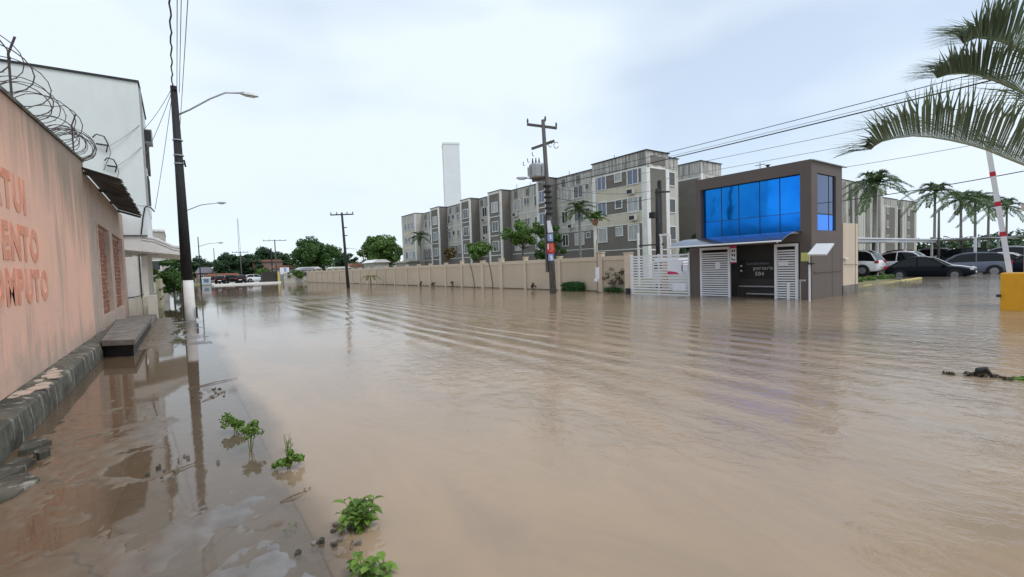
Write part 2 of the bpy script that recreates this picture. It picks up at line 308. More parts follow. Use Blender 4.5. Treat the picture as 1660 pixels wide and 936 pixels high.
m2 = N(t, 'ShaderNodeMixRGB', blend_type='MULTIPLY'); m2.inputs[0].default_value = 0.6; r2 = N(t, 'ShaderNodeValToRGB'); r2.color_ramp.elements[0].position = 0.3; r2.color_ramp.elements[0].color = (0.55, 0.53, 0.5, 1); r2.color_ramp.elements[1].position = 0.7
ln(n2.outputs[0], r2.inputs[0]); ln(mc.outputs[0], m2.inputs[1]); ln(r2.outputs[0], m2.inputs[2])
vo = N(t, 'ShaderNodeTexVoronoi', feature='DISTANCE_TO_EDGE'); vo.inputs['Scale'].default_value = 0.9
n3 = N(t, 'ShaderNodeTexNoise'); n3.inputs['Scale'].default_value = 2.5; n3.inputs['Detail'].default_value = 6; ln(g.outputs['Position'], n3.inputs['Vector'])
vm = N(t, 'ShaderNodeMixRGB', blend_type='ADD'); vm.inputs[0].default_value = 0.5; ln(g.outputs['Position'], vm.inputs[1]); ln(n3.outputs['Color'], vm.inputs[2]); ln(vm.outputs[0], vo.inputs['Vector'])
cr = N(t, 'ShaderNodeMapRange'); cr.inputs[1].default_value = 0.0; cr.inputs[2].default_value = 0.018; cr.inputs[3].default_value = 0.55; cr.inputs[4].default_value = 0.0; ln(vo.outputs[0], cr.inputs[0])
m3 = N(t, 'ShaderNodeMixRGB'); m3.inputs[2].default_value = (0.07, 0.06, 0.05, 1); ln(cr.outputs[0], m3.inputs[0]); ln(m2.outputs[0], m3.inputs[1]); ln(m3.outputs[0], b.inputs['Base Color'])
b.inputs['Roughness'].default_value = 0.42; b.inputs['Specular IOR Level'].default_value = 0.4
bp = N(t, 'ShaderNodeBump'); bp.inputs['Distance'].default_value = 0.01; ln(n2.outputs[0], bp.inputs['Height']); ln(bp.outputs[0], b.inputs['Normal'])
px_ = axis((-1.42, 0.62, 0.03)); py_ = axis((0, 12, 0.035), (-3, 0, .1), (12, 30, 0.1), (30, 90, 1.0))
def pav_h(x, y):
    n = 0.5 * nse(x, y, 0.8, 3) + 0.35 * nse(x, y, 2.1, 5) + 0.25 * nse(x, y, 6.0, 8) + 0.20 * nse(x * 1.4, y, 14.0, 2) + (0.12 * nse(x, y, 31.0, 4) if y < 9 else 0)
    hgt = -0.020 + 0.060 * n + 0.026 * max(0, min(1, (-0.05 - x) / 0.35)) * max(0, min(1, (x + 1.3) / 0.25))
    if x > -.3 and y < 5.0: hgt += 0.018 * min(1, (x + .3) / .15) * max(0, min(1, (5.0 + .5 * nse(x, y, 2.5, 9) - y) / .12))
    # an uneven hollow in the pavement with a low raised rim
    d = math.hypot((x + 0.32) / 0.26, (y - 5.15) / 0.42) + .30 * nse(x, y, 4.0, 1) + .18 * nse(x, y, 11.0, 1)
    if d < 1: hgt -= 0.10 * (1 - d ** 4)
    elif d < 1.2: hgt += 0.010
    hgt -= 0.06 * max(0, min(1, (x - .46 - .16 * nse(0, y, 1.1, 6) - .05 * nse(x, y, 7.0, 6)) / .08)) * (1 if y < 9 else 0)
    return min(hgt, 0.012) - 0.03 * max(0, min(1, (y - 8) / 1.5)) * max(0, min(1, (13.5 - y) / 1.5)) + (0.014 if 13.5 < y < 23.5 else 0) - 0.05 * max(0, min(1, (y - 23) / 4))
V = [(x, y, pav_h(x, y)) for y in py_ for x in px_]; nx = len(px_)
Fq = [(j * nx + i, j * nx + i + 1, (j + 1) * nx + i + 1, (j + 1) * nx + i) for j in range(len(py_) - 1) for i in range(nx - 1)]
pav = struct(np_mesh('pavement', V, Fq, pavm, smooth=True))
kmat = pm('worn_kerb', (0.30, 0.24, 0.14), (0.17, 0.16, 0.145), 1.6, 0.7, bump=0.01, bscale=20)
for k in range(26):
    y = -1.2 + k * 1.0; dz = random.uniform(-0.045, -0.005) - 0.03 * max(0, min(1, (y - 6) / 6))
    MB().box(0.60, 0.76 + random.uniform(-.02, .02), y, y + 0.985, -0.45, -0.012 + dz).build('kerb_stone', kmat, pav, bevel=0.02)

wm, t, b = mat_base('muddy_flood_water'); t.nodes.remove(b); ln = t.links.new; mo = t.nodes['Material Output']
g = N(t, 'ShaderNodeNewGeometry'); sx = N(t, 'ShaderNodeSeparateXYZ'); ln(g.outputs['Position'], sx.inputs[0])
def tnoise(scale, detail=3, st=(1, 1, 1), rough=0.5, dist=0.0):
    mpn = N(t, 'ShaderNodeMapping'); mpn.inputs['Scale'].default_value = st; ln(g.outputs['Position'], mpn.inputs[0])
    n = N(t, 'ShaderNodeTexNoise'); n.inputs['Scale'].default_value = scale; n.inputs['Detail'].default_value = detail; n.inputs['Roughness'].default_value = rough; n.inputs['Distortion'].default_value = dist
    ln(mpn.outputs[0], n.inputs['Vector']); return n.outputs[0]
def mth(op, a, b_=None, c=None):
    n = N(t, 'ShaderNodeMath', operation=op)
    for i, v in enumerate((a, b_, c)):
        if v is None: continue
        if isinstance(v, (int, float)): n.inputs[i].default_value = v
        else: ln(v, n.inputs[i])
    return n.outputs[0]
def rng(v, a, b_, c, d, smooth=True):
    n = N(t, 'ShaderNodeMapRange'); n.interpolation_type = 'SMOOTHSTEP' if smooth else 'LINEAR'
    for i, q in enumerate((a, b_, c, d)): n.inputs[i + 1].default_value = q
    ln(v, n.inputs[0]); return n.outputs[0]
X, Y = sx.outputs[0], sx.outputs[1]
big = tnoise(0.35, 4)
edge = mth('MULTIPLY_ADD', big, 0.9, X)
deep = rng(edge, 0.98, 1.32, 0.0, 1.0)
rightlot = rng(X, 20.0, 24.0, 0.0, 1.0)
mud = N(t, 'ShaderNodeMixRGB'); mud.inputs[1].default_value = (0.37, 0.268, 0.178, 1); mud.inputs[2].default_value = (0.31, 0.234, 0.164, 1); ln(rng(tnoise(0.8, 8, (1.0, 0.4, 1), 0.65, 1.0), .35, .65, 0.0, 1.0), mud.inputs[0])
mud_sky = N(t, 'ShaderNodeMixRGB'); mud_sky.inputs[2].default_value = (0.26, 0.235, 0.205, 1); ln(mth('MULTIPLY', rightlot, 0.7), mud_sky.inputs[0]); ln(mud.outputs[0], mud_sky.inputs[1])  # grey of the reflected sky put into the body colour over the right lot
# relief: small wind ripples, a long swell, and the wake of a passing truck running along the street
calm = mth('MULTIPLY', rng(edge, 0.9, 3.6, 0.05, 1.0), 1.0)
patch = rng(tnoise(0.16, 3), 0.38, 0.62, 0.35, 1.2)
far_calm = mth('MULTIPLY', rng(Y, 24.0, 60.0, 1.0, 0.10), rng(X, 1.0, 8.0, 0.55, 1.0)); calm = mth('MULTIPLY', calm, far_calm)
rip = mth('MULTIPLY', tnoise(5.6, 4, (1.0, 0.7, 1), 0.6, 0.8), mth('MULTIPLY', calm, patch))
swell = mth('MULTIPLY', tnoise(0.9, 2, (1.2, 0.7, 1)), calm)
rip = mth('MULTIPLY', rip, rng(Y, 1.0, 11.0, 2.4, 1.0))
fine = mth('MULTIPLY', tnoise(11, 2), mth('MULTIPLY', calm, patch))
wv = N(t, 'ShaderNodeTexWave', wave_type='BANDS', bands_direction='X', wave_profile='SIN'); wv.inputs['Scale'].default_value = 0.50; wv.inputs['Distortion'].default_value = 7.0; wv.inputs['Detail'].default_value = 3.0; wv.inputs['Detail Scale'].default_value = 0.7
mpw = N(t, 'ShaderNodeMapping'); mpw.inputs['Scale'].default_value = (1, 0.35, 1); mpw.inputs['Rotation'].default_value = (0, 0, radians(4)); ln(g.outputs['Position'], mpw.inputs[0]); ln(mpw.outputs[0], wv.inputs['Vector'])
band = mth('MULTIPLY', rng(X, 3.4, 5.6, 0.0, 1.0), rng(X, 8.0, 13.0, 1.0, 0.12)); band = mth('MULTIPLY', band, rng(Y, 0.0, 4.0, 0.25, 1.0)); band = mth('MULTIPLY', band, rng(Y, 22.0, 48.0, 1.0, 0.10))
wake = mth('MULTIPLY', wv.outputs['Fac'], band)
hgt = mth('MULTIPLY', rip, 0.0130); hgt = mth('MULTIPLY_ADD', swell, 0.007, hgt); hgt = mth('MULTIPLY_ADD', fine, 0.0026, hgt); hgt = mth('MULTIPLY_ADD', wake, 0.0125, hgt)
bp = N(t, 'ShaderNodeBump'); bp.inputs['Distance'].default_value = 1.0; bp.inputs['Strength'].default_value = 1.0; ln(hgt, bp.inputs['Height'])
df = N(t, 'ShaderNodeBsdfDiffuse'); ln(mud_sky.outputs[0], df.inputs[0])
tp = N(t, 'ShaderNodeBsdfTransparent'); tp.inputs[0].default_value = (0.90, 0.84, 0.76, 1)
bodyf = mth('MULTIPLY_ADD', deep, 0.76, 0.24)
body = N(t, 'ShaderNodeMixShader'); ln(bodyf, body.inputs[0]); ln(tp.outputs[0], body.inputs[1]); ln(df.outputs[0], body.inputs[2])
gl = N(t, 'ShaderNodeBsdfGlossy'); gl.inputs['Roughness'].default_value = 0.035; ln(bp.outputs[0], gl.inputs['Normal'])
fr = N(t, 'ShaderNodeFresnel'); fr.inputs[0].default_value = 1.5; ln(bp.outputs[0], fr.inputs['Normal'])
fin = N(t, 'ShaderNodeMixShader'); ln(fr.outputs[0], fin.inputs[0]); ln(body.outputs[0], fin.inputs[1]); ln(gl.outputs[0], fin.inputs[2]); ln(fin.outputs[0], mo.inputs[0])
struct(MB().quad((-1.41, -60, 0), (70, -60, 0), (70, 118, 0), (-1.41, 118, 0)).build('water', wm))

# ------------------------------------------------------------------ left: pink wall with painted letters
def glyph(ch, size, mat, parent, origin, dx, dy, dn, depth=0.012, name='letter', bold=0.0):
    """one raised character; dx reading direction, dy up, dn outward"""
    cu = bpy.data.curves.new('glyph', 'FONT'); cu.body = ch; cu.size = size; cu.extrude = depth; cu.offset = bold; cu.resolution_u = 3
    ob = bpy.data.objects.new('glyph', cu); COL.objects.link(ob)
    dg = bpy.context.evaluated_depsgraph_get(); me = bpy.data.meshes.new_from_object(ob.evaluated_get(dg))
    w = max((v.co.x for v in me.vertices), default=0.0)
    bpy.data.objects.remove(ob); bpy.data.curves.remove(cu)
    dx, dy, dn, origin = Vector(dx), Vector(dy), Vector(dn), Vector(origin) - base_of(parent)
    for v in me.vertices: v.co = origin + dx * v.co.x + dy * v.co.y + dn * v.co.z
    me.name = name; me.materials.clear()
    return link(name, me, mat, parent), w

wl = thing('perimeter_wall', 'long stained pink stucco wall with faded red painted letters', 'wall', (-1.65, 6, 0))
def top(y): return 3.97 + 0.062 * (y - 8.38)
MB().prism([(-3, -0.4), (14.7, -0.4), (14.7, top(14.7)), (-3, top(-3))], 'x', -1.86, -1.65).build('wall_face', W['pink'], wl)
MB().hexa([(-1.90, -3, top(-3)), (-1.62, -3, top(-3)), (-1.62, 14.7, top(14.7)), (-1.90, 14.7, top(14.7)), (-1.90, -3, top(-3) + .05), (-1.62, -3, top(-3) + .05), (-1.62, 14.7, top(14.7) + .05), (-1.90, 14.7, top(14.7) + .05)]).build('coping', W['ledge'], wl)
lg = MB(); ys = np.arange(-3, 15.7, 0.3)
P = [(0.0, 0.3 + random.uniform(-.006, .006), random.uniform(-.007, .006)) for _ in ys]
for k, y0 in enumerate(ys): a = P[k]; lg.v += [(-1.66, y0, a[1] + .035), (-1.41 + a[2], y0, a[1]), (-1.385 + a[2], y0, a[1] - .03), (-1.365 + a[2] * 2, y0, .12), (-1.37, y0, -.4)]
for k in range(len(ys) - 1):
    for j in range(4): lg.f.append((k * 5 + j, k * 5 + j + 1, k * 5 + j + 6, k * 5 + j + 5))
lg.f.append((0, 1, 2, 3, 4)); lg.build('ledge', W['ledge'], wl)
for txt, y0, z0, st, sz in (('ATUI', 7.62, 2.56, 0.50, 0.60), ('VENTO', 7.45, 1.92, 0.50, 0.60), ('OMPUTO', 7.38, 1.36, 0.47, 0.58)):
    y = y0
    for ch in txt:
        o, w = glyph(ch, sz, W['letter'], wl, (-1.647, y, z0), (0, 0.98, 0.02), (0, 0, 1), (1, 0, 0), 0.004, bold=0.032)
        y += w + 0.045
# flaked render lying on the ledge
for k in range(9):
    y = 7.6 + k * 0.23 + random.uniform(-.1, .1); x = random.uniform(-1.6, -1.43); a = random.uniform(0, 3); s = random.uniform(.05, .14)
    MB().prism([(x + s * cos(a + q) * random.uniform(.6, 1), y + s * 1.6 * sin(a + q) * random.uniform(.6, 1)) for q in (0, 1.2, 2.4, 3.7, 5)], 'z', 0.312, 0.326).build('plaster_flake', W['pink_clean'], wl)

# razor wire coil on the wall
rz = thing('razor_wire', 'tangled coil of rusty razor wire along the top of the pink wall', 'razor wire', (-1.7, 10, 4.1))
pts = []; rnd = random.Random(3); y = 3.0; a = 0
while y < 14.6:
    dens = 0.55 if y < 9 else (0.42 if y < 12.2 else (0.26 if y < 13.8 else 0.07))
    for k in range(18):
        R = (0.36 if y < 12 else 0.30) + 0.05 * sin(y * 2.3) + 0.035 * sin(a * 0.37)
        pts.append((-1.75 + R * cos(a), y + 0.22 * cos(a + .6), top(y) + 0.04 + R * 0.80 + R * 0.82 * sin(a))); a += 2 * pi / 18; y += dens / 18 * (1 + 0.5 * sin(a * .21))
MB().tube(pts, 0.0072, 4).build('coil', W['rust'], rz)
bb = MB()
for k in range(0, len(pts) - 1, 2):
    p = Vector(pts[k]); d = (Vector(pts[k + 1]) - p).normalized(); s_ = d.orthogonal().normalized() * 0.02; bb.quad(p - s_ - d * .012, p + s_ + d * .012, p + s_ * .4 + d * .02)
bb.build('barbs', W['rust'], rz)['kind'] = 'stuff'
MB().tube([(-1.72, 2, top(2) + .10), (-1.72, 8, top(8) + .09), (-1.72, 14.6, top(14.6) + .10)], 0.008, 4).build('straining_wire', W['rust'], rz)
for yy in (5.2, 9.4, 14.3):
    MB().tube([(-1.74, yy, top(yy) - .1), (-1.74, yy, top(yy) + .75), (-1.66, yy, top(yy) + 1.0)], 0.016, 6).build('support_rod', W['rust'], rz)

# low shop front with bricked-up doorways and corrugated awning
sf = thing('shop_front', 'low pink shop front with two bricked-up openings beside the white building', 'building', (-1.65, 19, 0))
def wbox(n, m, *a, p=sf, **k): return MB().box(*a).build(n, m, p, **k)
wbox('wall', W['pink_clean'], -1.86, -1.655, 14.7, 16.25, -.4, 4.15); wbox('wall', W['pink_clean'], -1.86, -1.655, 22.85, 24.0, -.4, 4.15)
wbox('lintel', W['pink_clean'], -1.86, -1.655, 16.25, 22.85, 3.12, 4.15); wbox('plinth', W['pink_clean'], -1.86, -1.63, 16.25, 22.85, -.4, 0.64)
wbox('post', W['pink_clean'], -1.84, -1.64, 18.85, 19.65, 0.64, 3.12)
for y in (16.17, 22.83): wbox('door_frame', W['mortar'], -1.84, -1.63, y, y + .1, 0.3, 3.14)
for (y0, y1) in ((16.28, 18.84), (19.66, 22.82)):
    wbox('mortar_bed', W['mortar'], -1.90, -1.772, y0, y1, 0.64, 3.12)
    z = 0.66; row = 0
    while z < 3.02:
        h = 0.105 + random.uniform(-.008, .008); y = y0 - (0.22 if row % 2 else 0) + random.uniform(0, .1)
        while y < y1 - 0.05:
            a_, b_ = max(y0 + .01, y), min(y1 - .01, y + 0.42 + random.uniform(-.06, .05)); dz = random.uniform(-.012, .012)
            if b_ - a_ > .06:
                pr = -1.755 + random.uniform(-.012, .014)
                MB().hexa([(-1.88, a_, z), (pr, a_, z), (pr, b_, z + dz), (-1.88, b_, z + dz), (-1.88, a_, z + h), (pr, a_, z + h), (pr, b_, z + h + dz), (-1.88, b_, z + h + dz)]).build('brick', W['brick'], sf)
            y = b_ + 0.025 + random.uniform(0, .015) if b_ > y else y + .3
        z += h + 0.028; row += 1
aw = MB(); n = 66
for k in range(n):
    ya, yb = 14.45 + 8.1 * k / n, 14.45 + 8.1 * (k + 1) / n; f = lambda y: 0.011 * sin((y - 14.45) * 2 * pi / 0.246); e = 0.02 * sin(k * 2.1) + .015 * sin(k * .7)
    aw.hexa([(-1.66, ya, 4.20 + f(ya)), (-0.98 + e, ya, 3.98 + f(ya)), (-0.98 + e, yb, 3.98 + f(yb)), (-1.66, yb, 4.20 + f(yb)), (-1.66, ya, 4.215 + f(ya)), (-0.98 + e, ya, 3.995 + f(ya)), (-0.98 + e, yb, 3.995 + f(yb)), (-1.66, yb, 4.215 + f(yb))])
aw.build('awning', W['awning'], sf)
for y in (14.7, 17.3, 19.9, 22.3): MB().bar((-1.66, y, 4.12), (-1.0, y, 3.91), 0.05, 0.07).build('rafter', W['awning'], sf)

st = thing('entrance_slab', 'concrete step slab with a dark end standing in the water by the bricked openings', 'step', (-1.05, 15.5, 0))
MB().hexa([(-1.36, 12.8, .24), (-0.80, 12.45, .24), (-0.76, 19.0, .24), (-1.62, 19.0, .24), (-1.36, 12.8, .37), (-0.80, 12.45, .36), (-0.76, 19.0, .37), (-1.62, 19.0, .38)]).build('slab', W['concrete'], st, bevel=.012)
MB().hexa([(-1.34, 12.95, -.4), (-0.84, 12.62, -.4), (-0.80, 18.9, -.4), (-1.60, 18.9, -.4), (-1.34, 12.95, .24), (-0.84, 12.62, .24), (-0.80, 18.9, .24), (-1.60, 18.9, .24)]).build('support', W['conc_dark'], st)
tag(MB().hexa([(-1.6, 19.1, -.3), (-.72, 19.1, -.3), (-.72, 23.0, -.3), (-1.6, 23.0, -.3), (-1.6, 19.1, .20), (-.76, 19.1, .20), (-.76, 23.0, .22), (-1.6, 23.0, .22)]).build('doorstep', W['concrete'], None, bevel=.02), 'low rough concrete doorstep before the white panel door', 'step')

# white building
wb = thing('white_building', 'tall white rendered building with black roof edge behind the pink wall', 'building', (-3, 27, 0))
wbx = lambda n, m, *a, **k: MB().box(*a).build(n, m, wb, **k)
wbx('wall', W['white_wall'], -12, -0.87, 24.0, 29.2, 4.55, 9.42)
wbx('roof_edge', W['black_trim'], -12.05, -0.83, 23.95, 29.25, 9.42, 9.50)
MB().bar((-0.86, 24.03, 9.42), (-0.86, 29.2, 9.42), .08, .08).build('gutter', W['black_trim'], wb)
wbx('wall', W['white_wall'], -12, -1.72, 24.1, 29.1, -.4, 4.55)
wbx('fascia_box', W['white_wall'], -1.72, -0.89, 24.02, 29.1, 3.36, 4.55)
wbx('downpipe', W['steel'], -.865, -.80, 24.4, 24.48, 4.6, 9.4)
for z0, z1, y0, y1 in ((6.6, 7.9, 25.4, 26.6), (4.9, 5.9, 25.3, 26.4), (6.6, 7.9, 27.6, 28.6)):
    w = MB().box(-.875, -.83, y0, y1, z0, z1).build('window', W['pane'], wb)
    fr_ = MB()
    for a in ((y0 - .06, y0, z0 - .06, z1 + .06), (y1, y1 + .06, z0 - .06, z1 + .06), (y0, y1, z1, z1 + .06), (y0, y1, z0 - .06, z0)): fr_.box(-.88, -.78, *a)
    fr_.build('frame', W['rust'], w)
ac = wbx('air_conditioner', W['steel'], -.87, -.55, 24.9, 25.7, 7.3, 7.85); MB().box(-.86, -.58, 24.86, 24.9, 7.35, 7.8).build('grille', W['black_trim'], ac)
# canopy with curved white valance, posts and low wall below
cv = MB(); prof = [(-1.70, 3.36), (-1.1, 3.37), (-.7, 3.30), (-.35, 3.12), (-.1, 2.98), (.14, 2.93), (.14, 2.55), (-1.70, 2.78)]
cv.prism(prof, 'y', 24.05, 30.4); cv.build('canopy', W['white'], wb, bevel=.02)
for dz in (0.1, 0.2): MB().tube([(x, 24.04, z - dz) for x, z in prof[1:6]], 0.012, 4).build('canopy_rib', W['steel'], wb)
wbx('cable_duct', W['black_trim'], -1.72, -.9, 23.98, 24.02, 3.33, 3.365)
wbx('door_panel', W['white'], -1.715, -1.24, 24.04, 24.1, .92, 2.5); wbx('door_frame', W['black_trim'], -1.24, -1.20, 24.0, 24.08, .85, 2.6)
MB().bar((-1.72, 24.03, .86), (-1.22, 24.03, .94), .03, .03).build('sill', W['black_trim'], wb)
wbx('base_wall', W['cream_wall'], -1.72, -1.22, 24.02, 24.1, -.4, .85)
for y in (24.5, 25.6, 26.8, 28.0, 29.3): wbx('post', W['cream_wall'], -1.18, -1.0, y, y + .2, .8, 2.72)
wbx('low_wall', W['cream_wall'], -1.22, -.92, 24.2, 30.0, -.4, .8); wbx('pier', W['cream_wall'], -1.02, -.72, 23.3, 23.7, -.4, .95); wbx('pier', W['cream_wall'], -1.2, -.86, 24.0, 24.5, -.4, .9)
wbx('ceiling_lamp', W['steel'], -1.6, -.6, 24.5, 24.54, 2.58, 2.62)
MB().tube([(-1.1, 24.0, 3.4), (-1.0, 24.0, 4.1), (-.93, 24.0, 4.45), (-.86, 23.9, 4.52), (-.72, 23.9, 4.46), (-.62, 23.9, 4.3)], .025, 6).build('entry_conduit', W['black_trim'], wb)
def bracket(x, z, s, label):
    o = thing('cable_bracket', label, 'bracket', (x, 23.9, z))
    MB().tube([(x - .25 * s, 23.95, z + .22 * s), (x - .12 * s, 23.8, z + .32 * s), (x + .1 * s, 23.8, z + .26 * s), (x + .2 * s, 23.85, z), (x + .12 * s, 23.95, z - .3 * s)], .022, 6).build('hook', W['black_trim'], o, smooth=True)
    MB().tube([(x - .16 * s, 23.9, z - .02), (x + .2 * s, 23.85, z - .06)], .03, 6).build('insulator', W['black_trim'], o)
    MB().tube([(x + .2 * s, 23.86, z), (x + .26 * s, 23.86, z - .35 * s), (x + .1 * s, 23.9, z - .75 * s), (x + .0, 23.97, z - 1.0 * s)], .010, 5).build('lead', W['black_trim'], o)
bracket(-2.1, 6.85, 1.0, 'curved black cable bracket on the white wall, the upper one')
bracket(-1.85, 6.05, .8, 'looped black cable bracket on the white wall, the lower one')
for i, (a, b_) in enumerate((((-1.95, 23.85, 6.7), (-.9, 24.0, 7.75)), ((-1.7, 23.85, 6.0), (-.88, 24.0, 6.9)))):
    tag(MB().tube([a, ((a[0] + b_[0]) / 2, 23.9, (a[2] + b_[2]) / 2 - .06), b_], .010, 4).build('service_cable', W['wire_grey']), ('thin cable rising across the white wall from the upper bracket', 'thin cable rising across the white wall from the lower bracket')[i], 'cable')
# yard beyond the white building
yd = thing('yard_fence', 'short pale yellow post fence with hedge beyond the white building', 'fence', (-.8, 33, 0))
for k, y in enumerate((31.5, 33.0, 34.6, 36.2)): MB().box(-.98, -.80, y, y + .35, -.4, 1.6).build('post', pm('pale_yellow_post', (.50, .46, .30), (.36, .33, .24), 3, .85) if k == 0 else bpy.data.materials['pale_yellow_post'], yd)
for z in (.45, .95): MB().box(-.86, -.80, 31.5, 37, z, z + .09).build('rail', W['trunk'], yd)

# ------------------------------------------------------------------ utility poles
def lamp_on(parent, a, pts, head, hd):
    MB().tube([a] + pts, .03, 6).build('lamp_arm', W['steel'], parent, smooth=True)
    h = Vector(head); d = Vector(hd).normalized(); o = MB()
    s_ = d.cross(Vector((0, 0, 1))).normalized(); R = []
    for k, (u, w, hh) in enumerate(((0, .05, .05), (.12, .11, .08), (.45, .13, .085), (.62, .08, .05))): R.append([h + d * u + s_ * w * q + Vector((0, 0, zz * hh)) for q, zz in ((-1, -.4), (1, -.4), (.7, .8), (-.7, .8))])
    base = len(o.v)
    for r in R: o.v += [tuple(p) for p in r]
    for k in range(3):
        for j in range(4): o.f.append((base + k * 4 + j, base + k * 4 + (j + 1) % 4, base + (k + 1) * 4 + (j + 1) % 4, base + (k + 1) * 4 + j))
    o.f += [(base + 3, base + 2, base + 1, base), (base + 12, base + 13, base + 14, base + 15)]
    lh = o.build('lamp_head', W['steel'], parent)
    MB().tube([h + d * .15 + Vector((0, 0, -.04)), h + d * .5 + Vector((0, 0, -.045))], .055, 8).build('lens', W['lamp'], lh)
lp = thing('street_lamp_pole', 'black tarred pole with white painted base and long lamp arm', 'lamp pole', (.28, 21.14, 0))
MB().tube([(.28, 21.14, 1.49), (.26, 21.14, 8.56)], [.185, .105], 10).build('shaft', W['pole_black'], lp, smooth=True)
MB().tube([(.28, 21.14, -.45), (.28, 21.14, 1.50)], [.205, .188], 10).build('painted_base', W['pole_white'], lp, smooth=True)
lamp_on(lp, (.31, 21.1, 7.52), [(.7, 21.0, 7.75), (1.35, 20.98, 8.25), (1.86, 20.95, 8.56), (2.35, 20.93, 8.63)], (2.35, 20.93, 8.62), (1, -.03, -.02))
for z in (5.75, 6.05, 6.6): MB().tube([(.275, 21.14, z), (.275, 21.14, z + .04)], .165, 10).build('strap', W['steel'], lp)
MB().tube([(.1, 21.0, -.2), (.12, 20.98, 1.6)], .02, 6).build('ground_pipe', W['pole_black'], lp); MB().box(.47, .53, 20.95, 21.0, .1, .5).build('meter_stub', W['black_trim'], lp)
MB().box(.20, .35, 21.0, 21.28, 8.4, 8.5).build('bracket', W['pole_black'], lp); MB().tube([(.42, 21.0, 5.9), (.46, 21.0, 5.65)], .03, 6).build('clamp', W['black_trim'], lp)
def cable(label, pts, r=.012, m='wire', sag=0.0, grp=None):
    if len(pts) == 2:
        a, b_ = Vector(pts[0]), Vector(pts[1]); pts = [a.lerp(b_, k / 16) - Vector((0, 0, sag * 4 * (k / 16) * (1 - k / 16))) for k in range(17)]
    return tag(MB().tube(pts, r, 5).build('overhead_cable', W[m]), label, 'cable', grp)
# twisted service drop and lines that run over the street to a pole behind the viewer
tw = [(.22 + .02 * sin(k * 1.9), 21.1 - k * .35, 8.5 + .02 * cos(k * 1.9) - .25 * sin(pi * k / 100)) for k in range(100)]
cable('thick twisted cable rising from the black lamp pole out of the picture', tw, .022)
cable('thin grey line just right of the thick twisted cable above the black pole', [(.36, 21.1, 8.55), (.40, -14, 8.6)], .011, 'wire_grey', .2)
cable('thin grey line, second right of the twisted cable above the black pole', [(.42, 21.1, 8.35), (.50, -14, 8.45)], .010, 'wire_grey', .2)
cable('thin grey line, rightmost of those above the black pole', [(.30, 42, 8.6), (.86, -14, 8.8)], .011, 'wire_grey', .3)
for i, (b_, l) in enumerate((((-.86, 25.0, 7.8), 'slack service cable from the black pole to the white building, uppermost'), ((-.86, 24.6, 6.6), 'slack service cable from the black pole to the white building, middle'), ((-.6, 23.9, 4.4), 'slack service cable from the black pole down to the black conduit'))): cable(l, [(.2, 21.1, 8.45 - .1 * i), b_], .010, 'wire_grey', .12)
def tpole(name, label, x, y, h, r, arm=0, az=0, lamp=None, mat='pole_grey', lean=(0, 0), second=False):
    o = thing(name, label, 'utility pole', (x, y, 0), 'utility poles along the flooded street')
    MB().tube([(x, y, -.5), (x + lean[0], y + lean[1], h)], [r, r * .6], 8).build('shaft', W[mat], o, smooth=True)
    d = Vector((cos(az), sin(az), 0)); T = Vector((x + lean[0], y + lean[1], h - .2))
    if arm:
        MB().bar(T - d * arm, T + d * arm, .10, .11).build('crossarm', W[mat], o)
        for q in (-.95, -.45, .45, .95):
            p = T + d * arm * q; MB().tube([p, p + Vector((0, 0, .2)), p + Vector((0, 0, .27))], [.03, .055, .03], 6).build('insulator', W['pole_grey'], o)
    if second:
        for dz in (1.3, 2.1): MB().bar(T - d * .05 - Vector((0, 0, dz)), T + d * .45 - Vector((0, 0, dz)), .08, .08).build('side_arm', W[mat], o)
    if lamp:
        lx, ly, lz = lamp; lamp_on(o, T - Vector((0, 0, 1.0)), [tuple(T + Vector((lx * .5, ly * .5, lz * .8 - 1.0))), tuple(T + Vector((lx, ly, lz - 1.0)))], tuple(T + Vector((lx, ly, lz - 1.0))), (lx, ly, 0))
    return o
tpole('utility_pole', 'dark pole with a single crossarm standing in the water before the beige wall', 13.94, 48.06, 7.55, .17, 1.15, radians(-35), mat='pole_black', lean=(-.25, .1), second=True)
tpole('utility_pole', 'lamp pole rising just right of the black pole, down the street', .75, 42, 7.7, .13, 0, 0, (1.9, -1.2, .5), 'pole_black')
tpole('utility_pole', 'farther small lamp pole low beside the black pole', 2.3, 70, 6.6, .08, 0, 0, (2.0, -1.0, .4), 'pole_black')
tpole('utility_pole', 'distant T-shaped pole above the dark container', 17.4, 112, 9.1, .17, 2.3, radians(-20), None, 'pole_grey')
tpole('utility_pole', 'distant plain pole left of the T-shaped pole', 16.3, 110, 7.2, .16, 0, 0, None, 'pole_black')
tpole('utility_pole', 'distant slim pole before the tall mast and red building', 11.4, 118, 6.9, .14, 1.6, radians(-20), None, 'pole_grey')
tpole('utility_pole', 'distant thin pole left of the mast over the trees', 8.3, 150, 9.3, .13, 0, 0, None, 'pole_grey')
tpole('utility_pole', 'far lamp pole between the two round trees', 27.8, 85.6, 6.2, .13, 0, 0, (-2.2, 1.2, .9), 'pole_grey')
ms = thing('radio_mast', 'tall thin pale mast far away above the trees', 'mast', (17.1, 179.2, 0))
for q in range(3): MB().tube([(17.1 + .5 * cos(q * 2.09), 179.2 + .5 * sin(q * 2.09), 0), (17.1 + .12 * cos(q * 2.09), 179.2 + .12 * sin(q * 2.09), 20.6)], .05, 5).build('leg', W['steel'], ms)
for z in np.arange(1.5, 20.4, 1.5):
    r = .5 - .38 * z / 20.6; MB().tube([(17.1 + r * cos(q * 2.09), 179.2 + r * sin(q * 2.09), z) for q in range(4)], .03, 4).build('brace', W['steel'], ms)

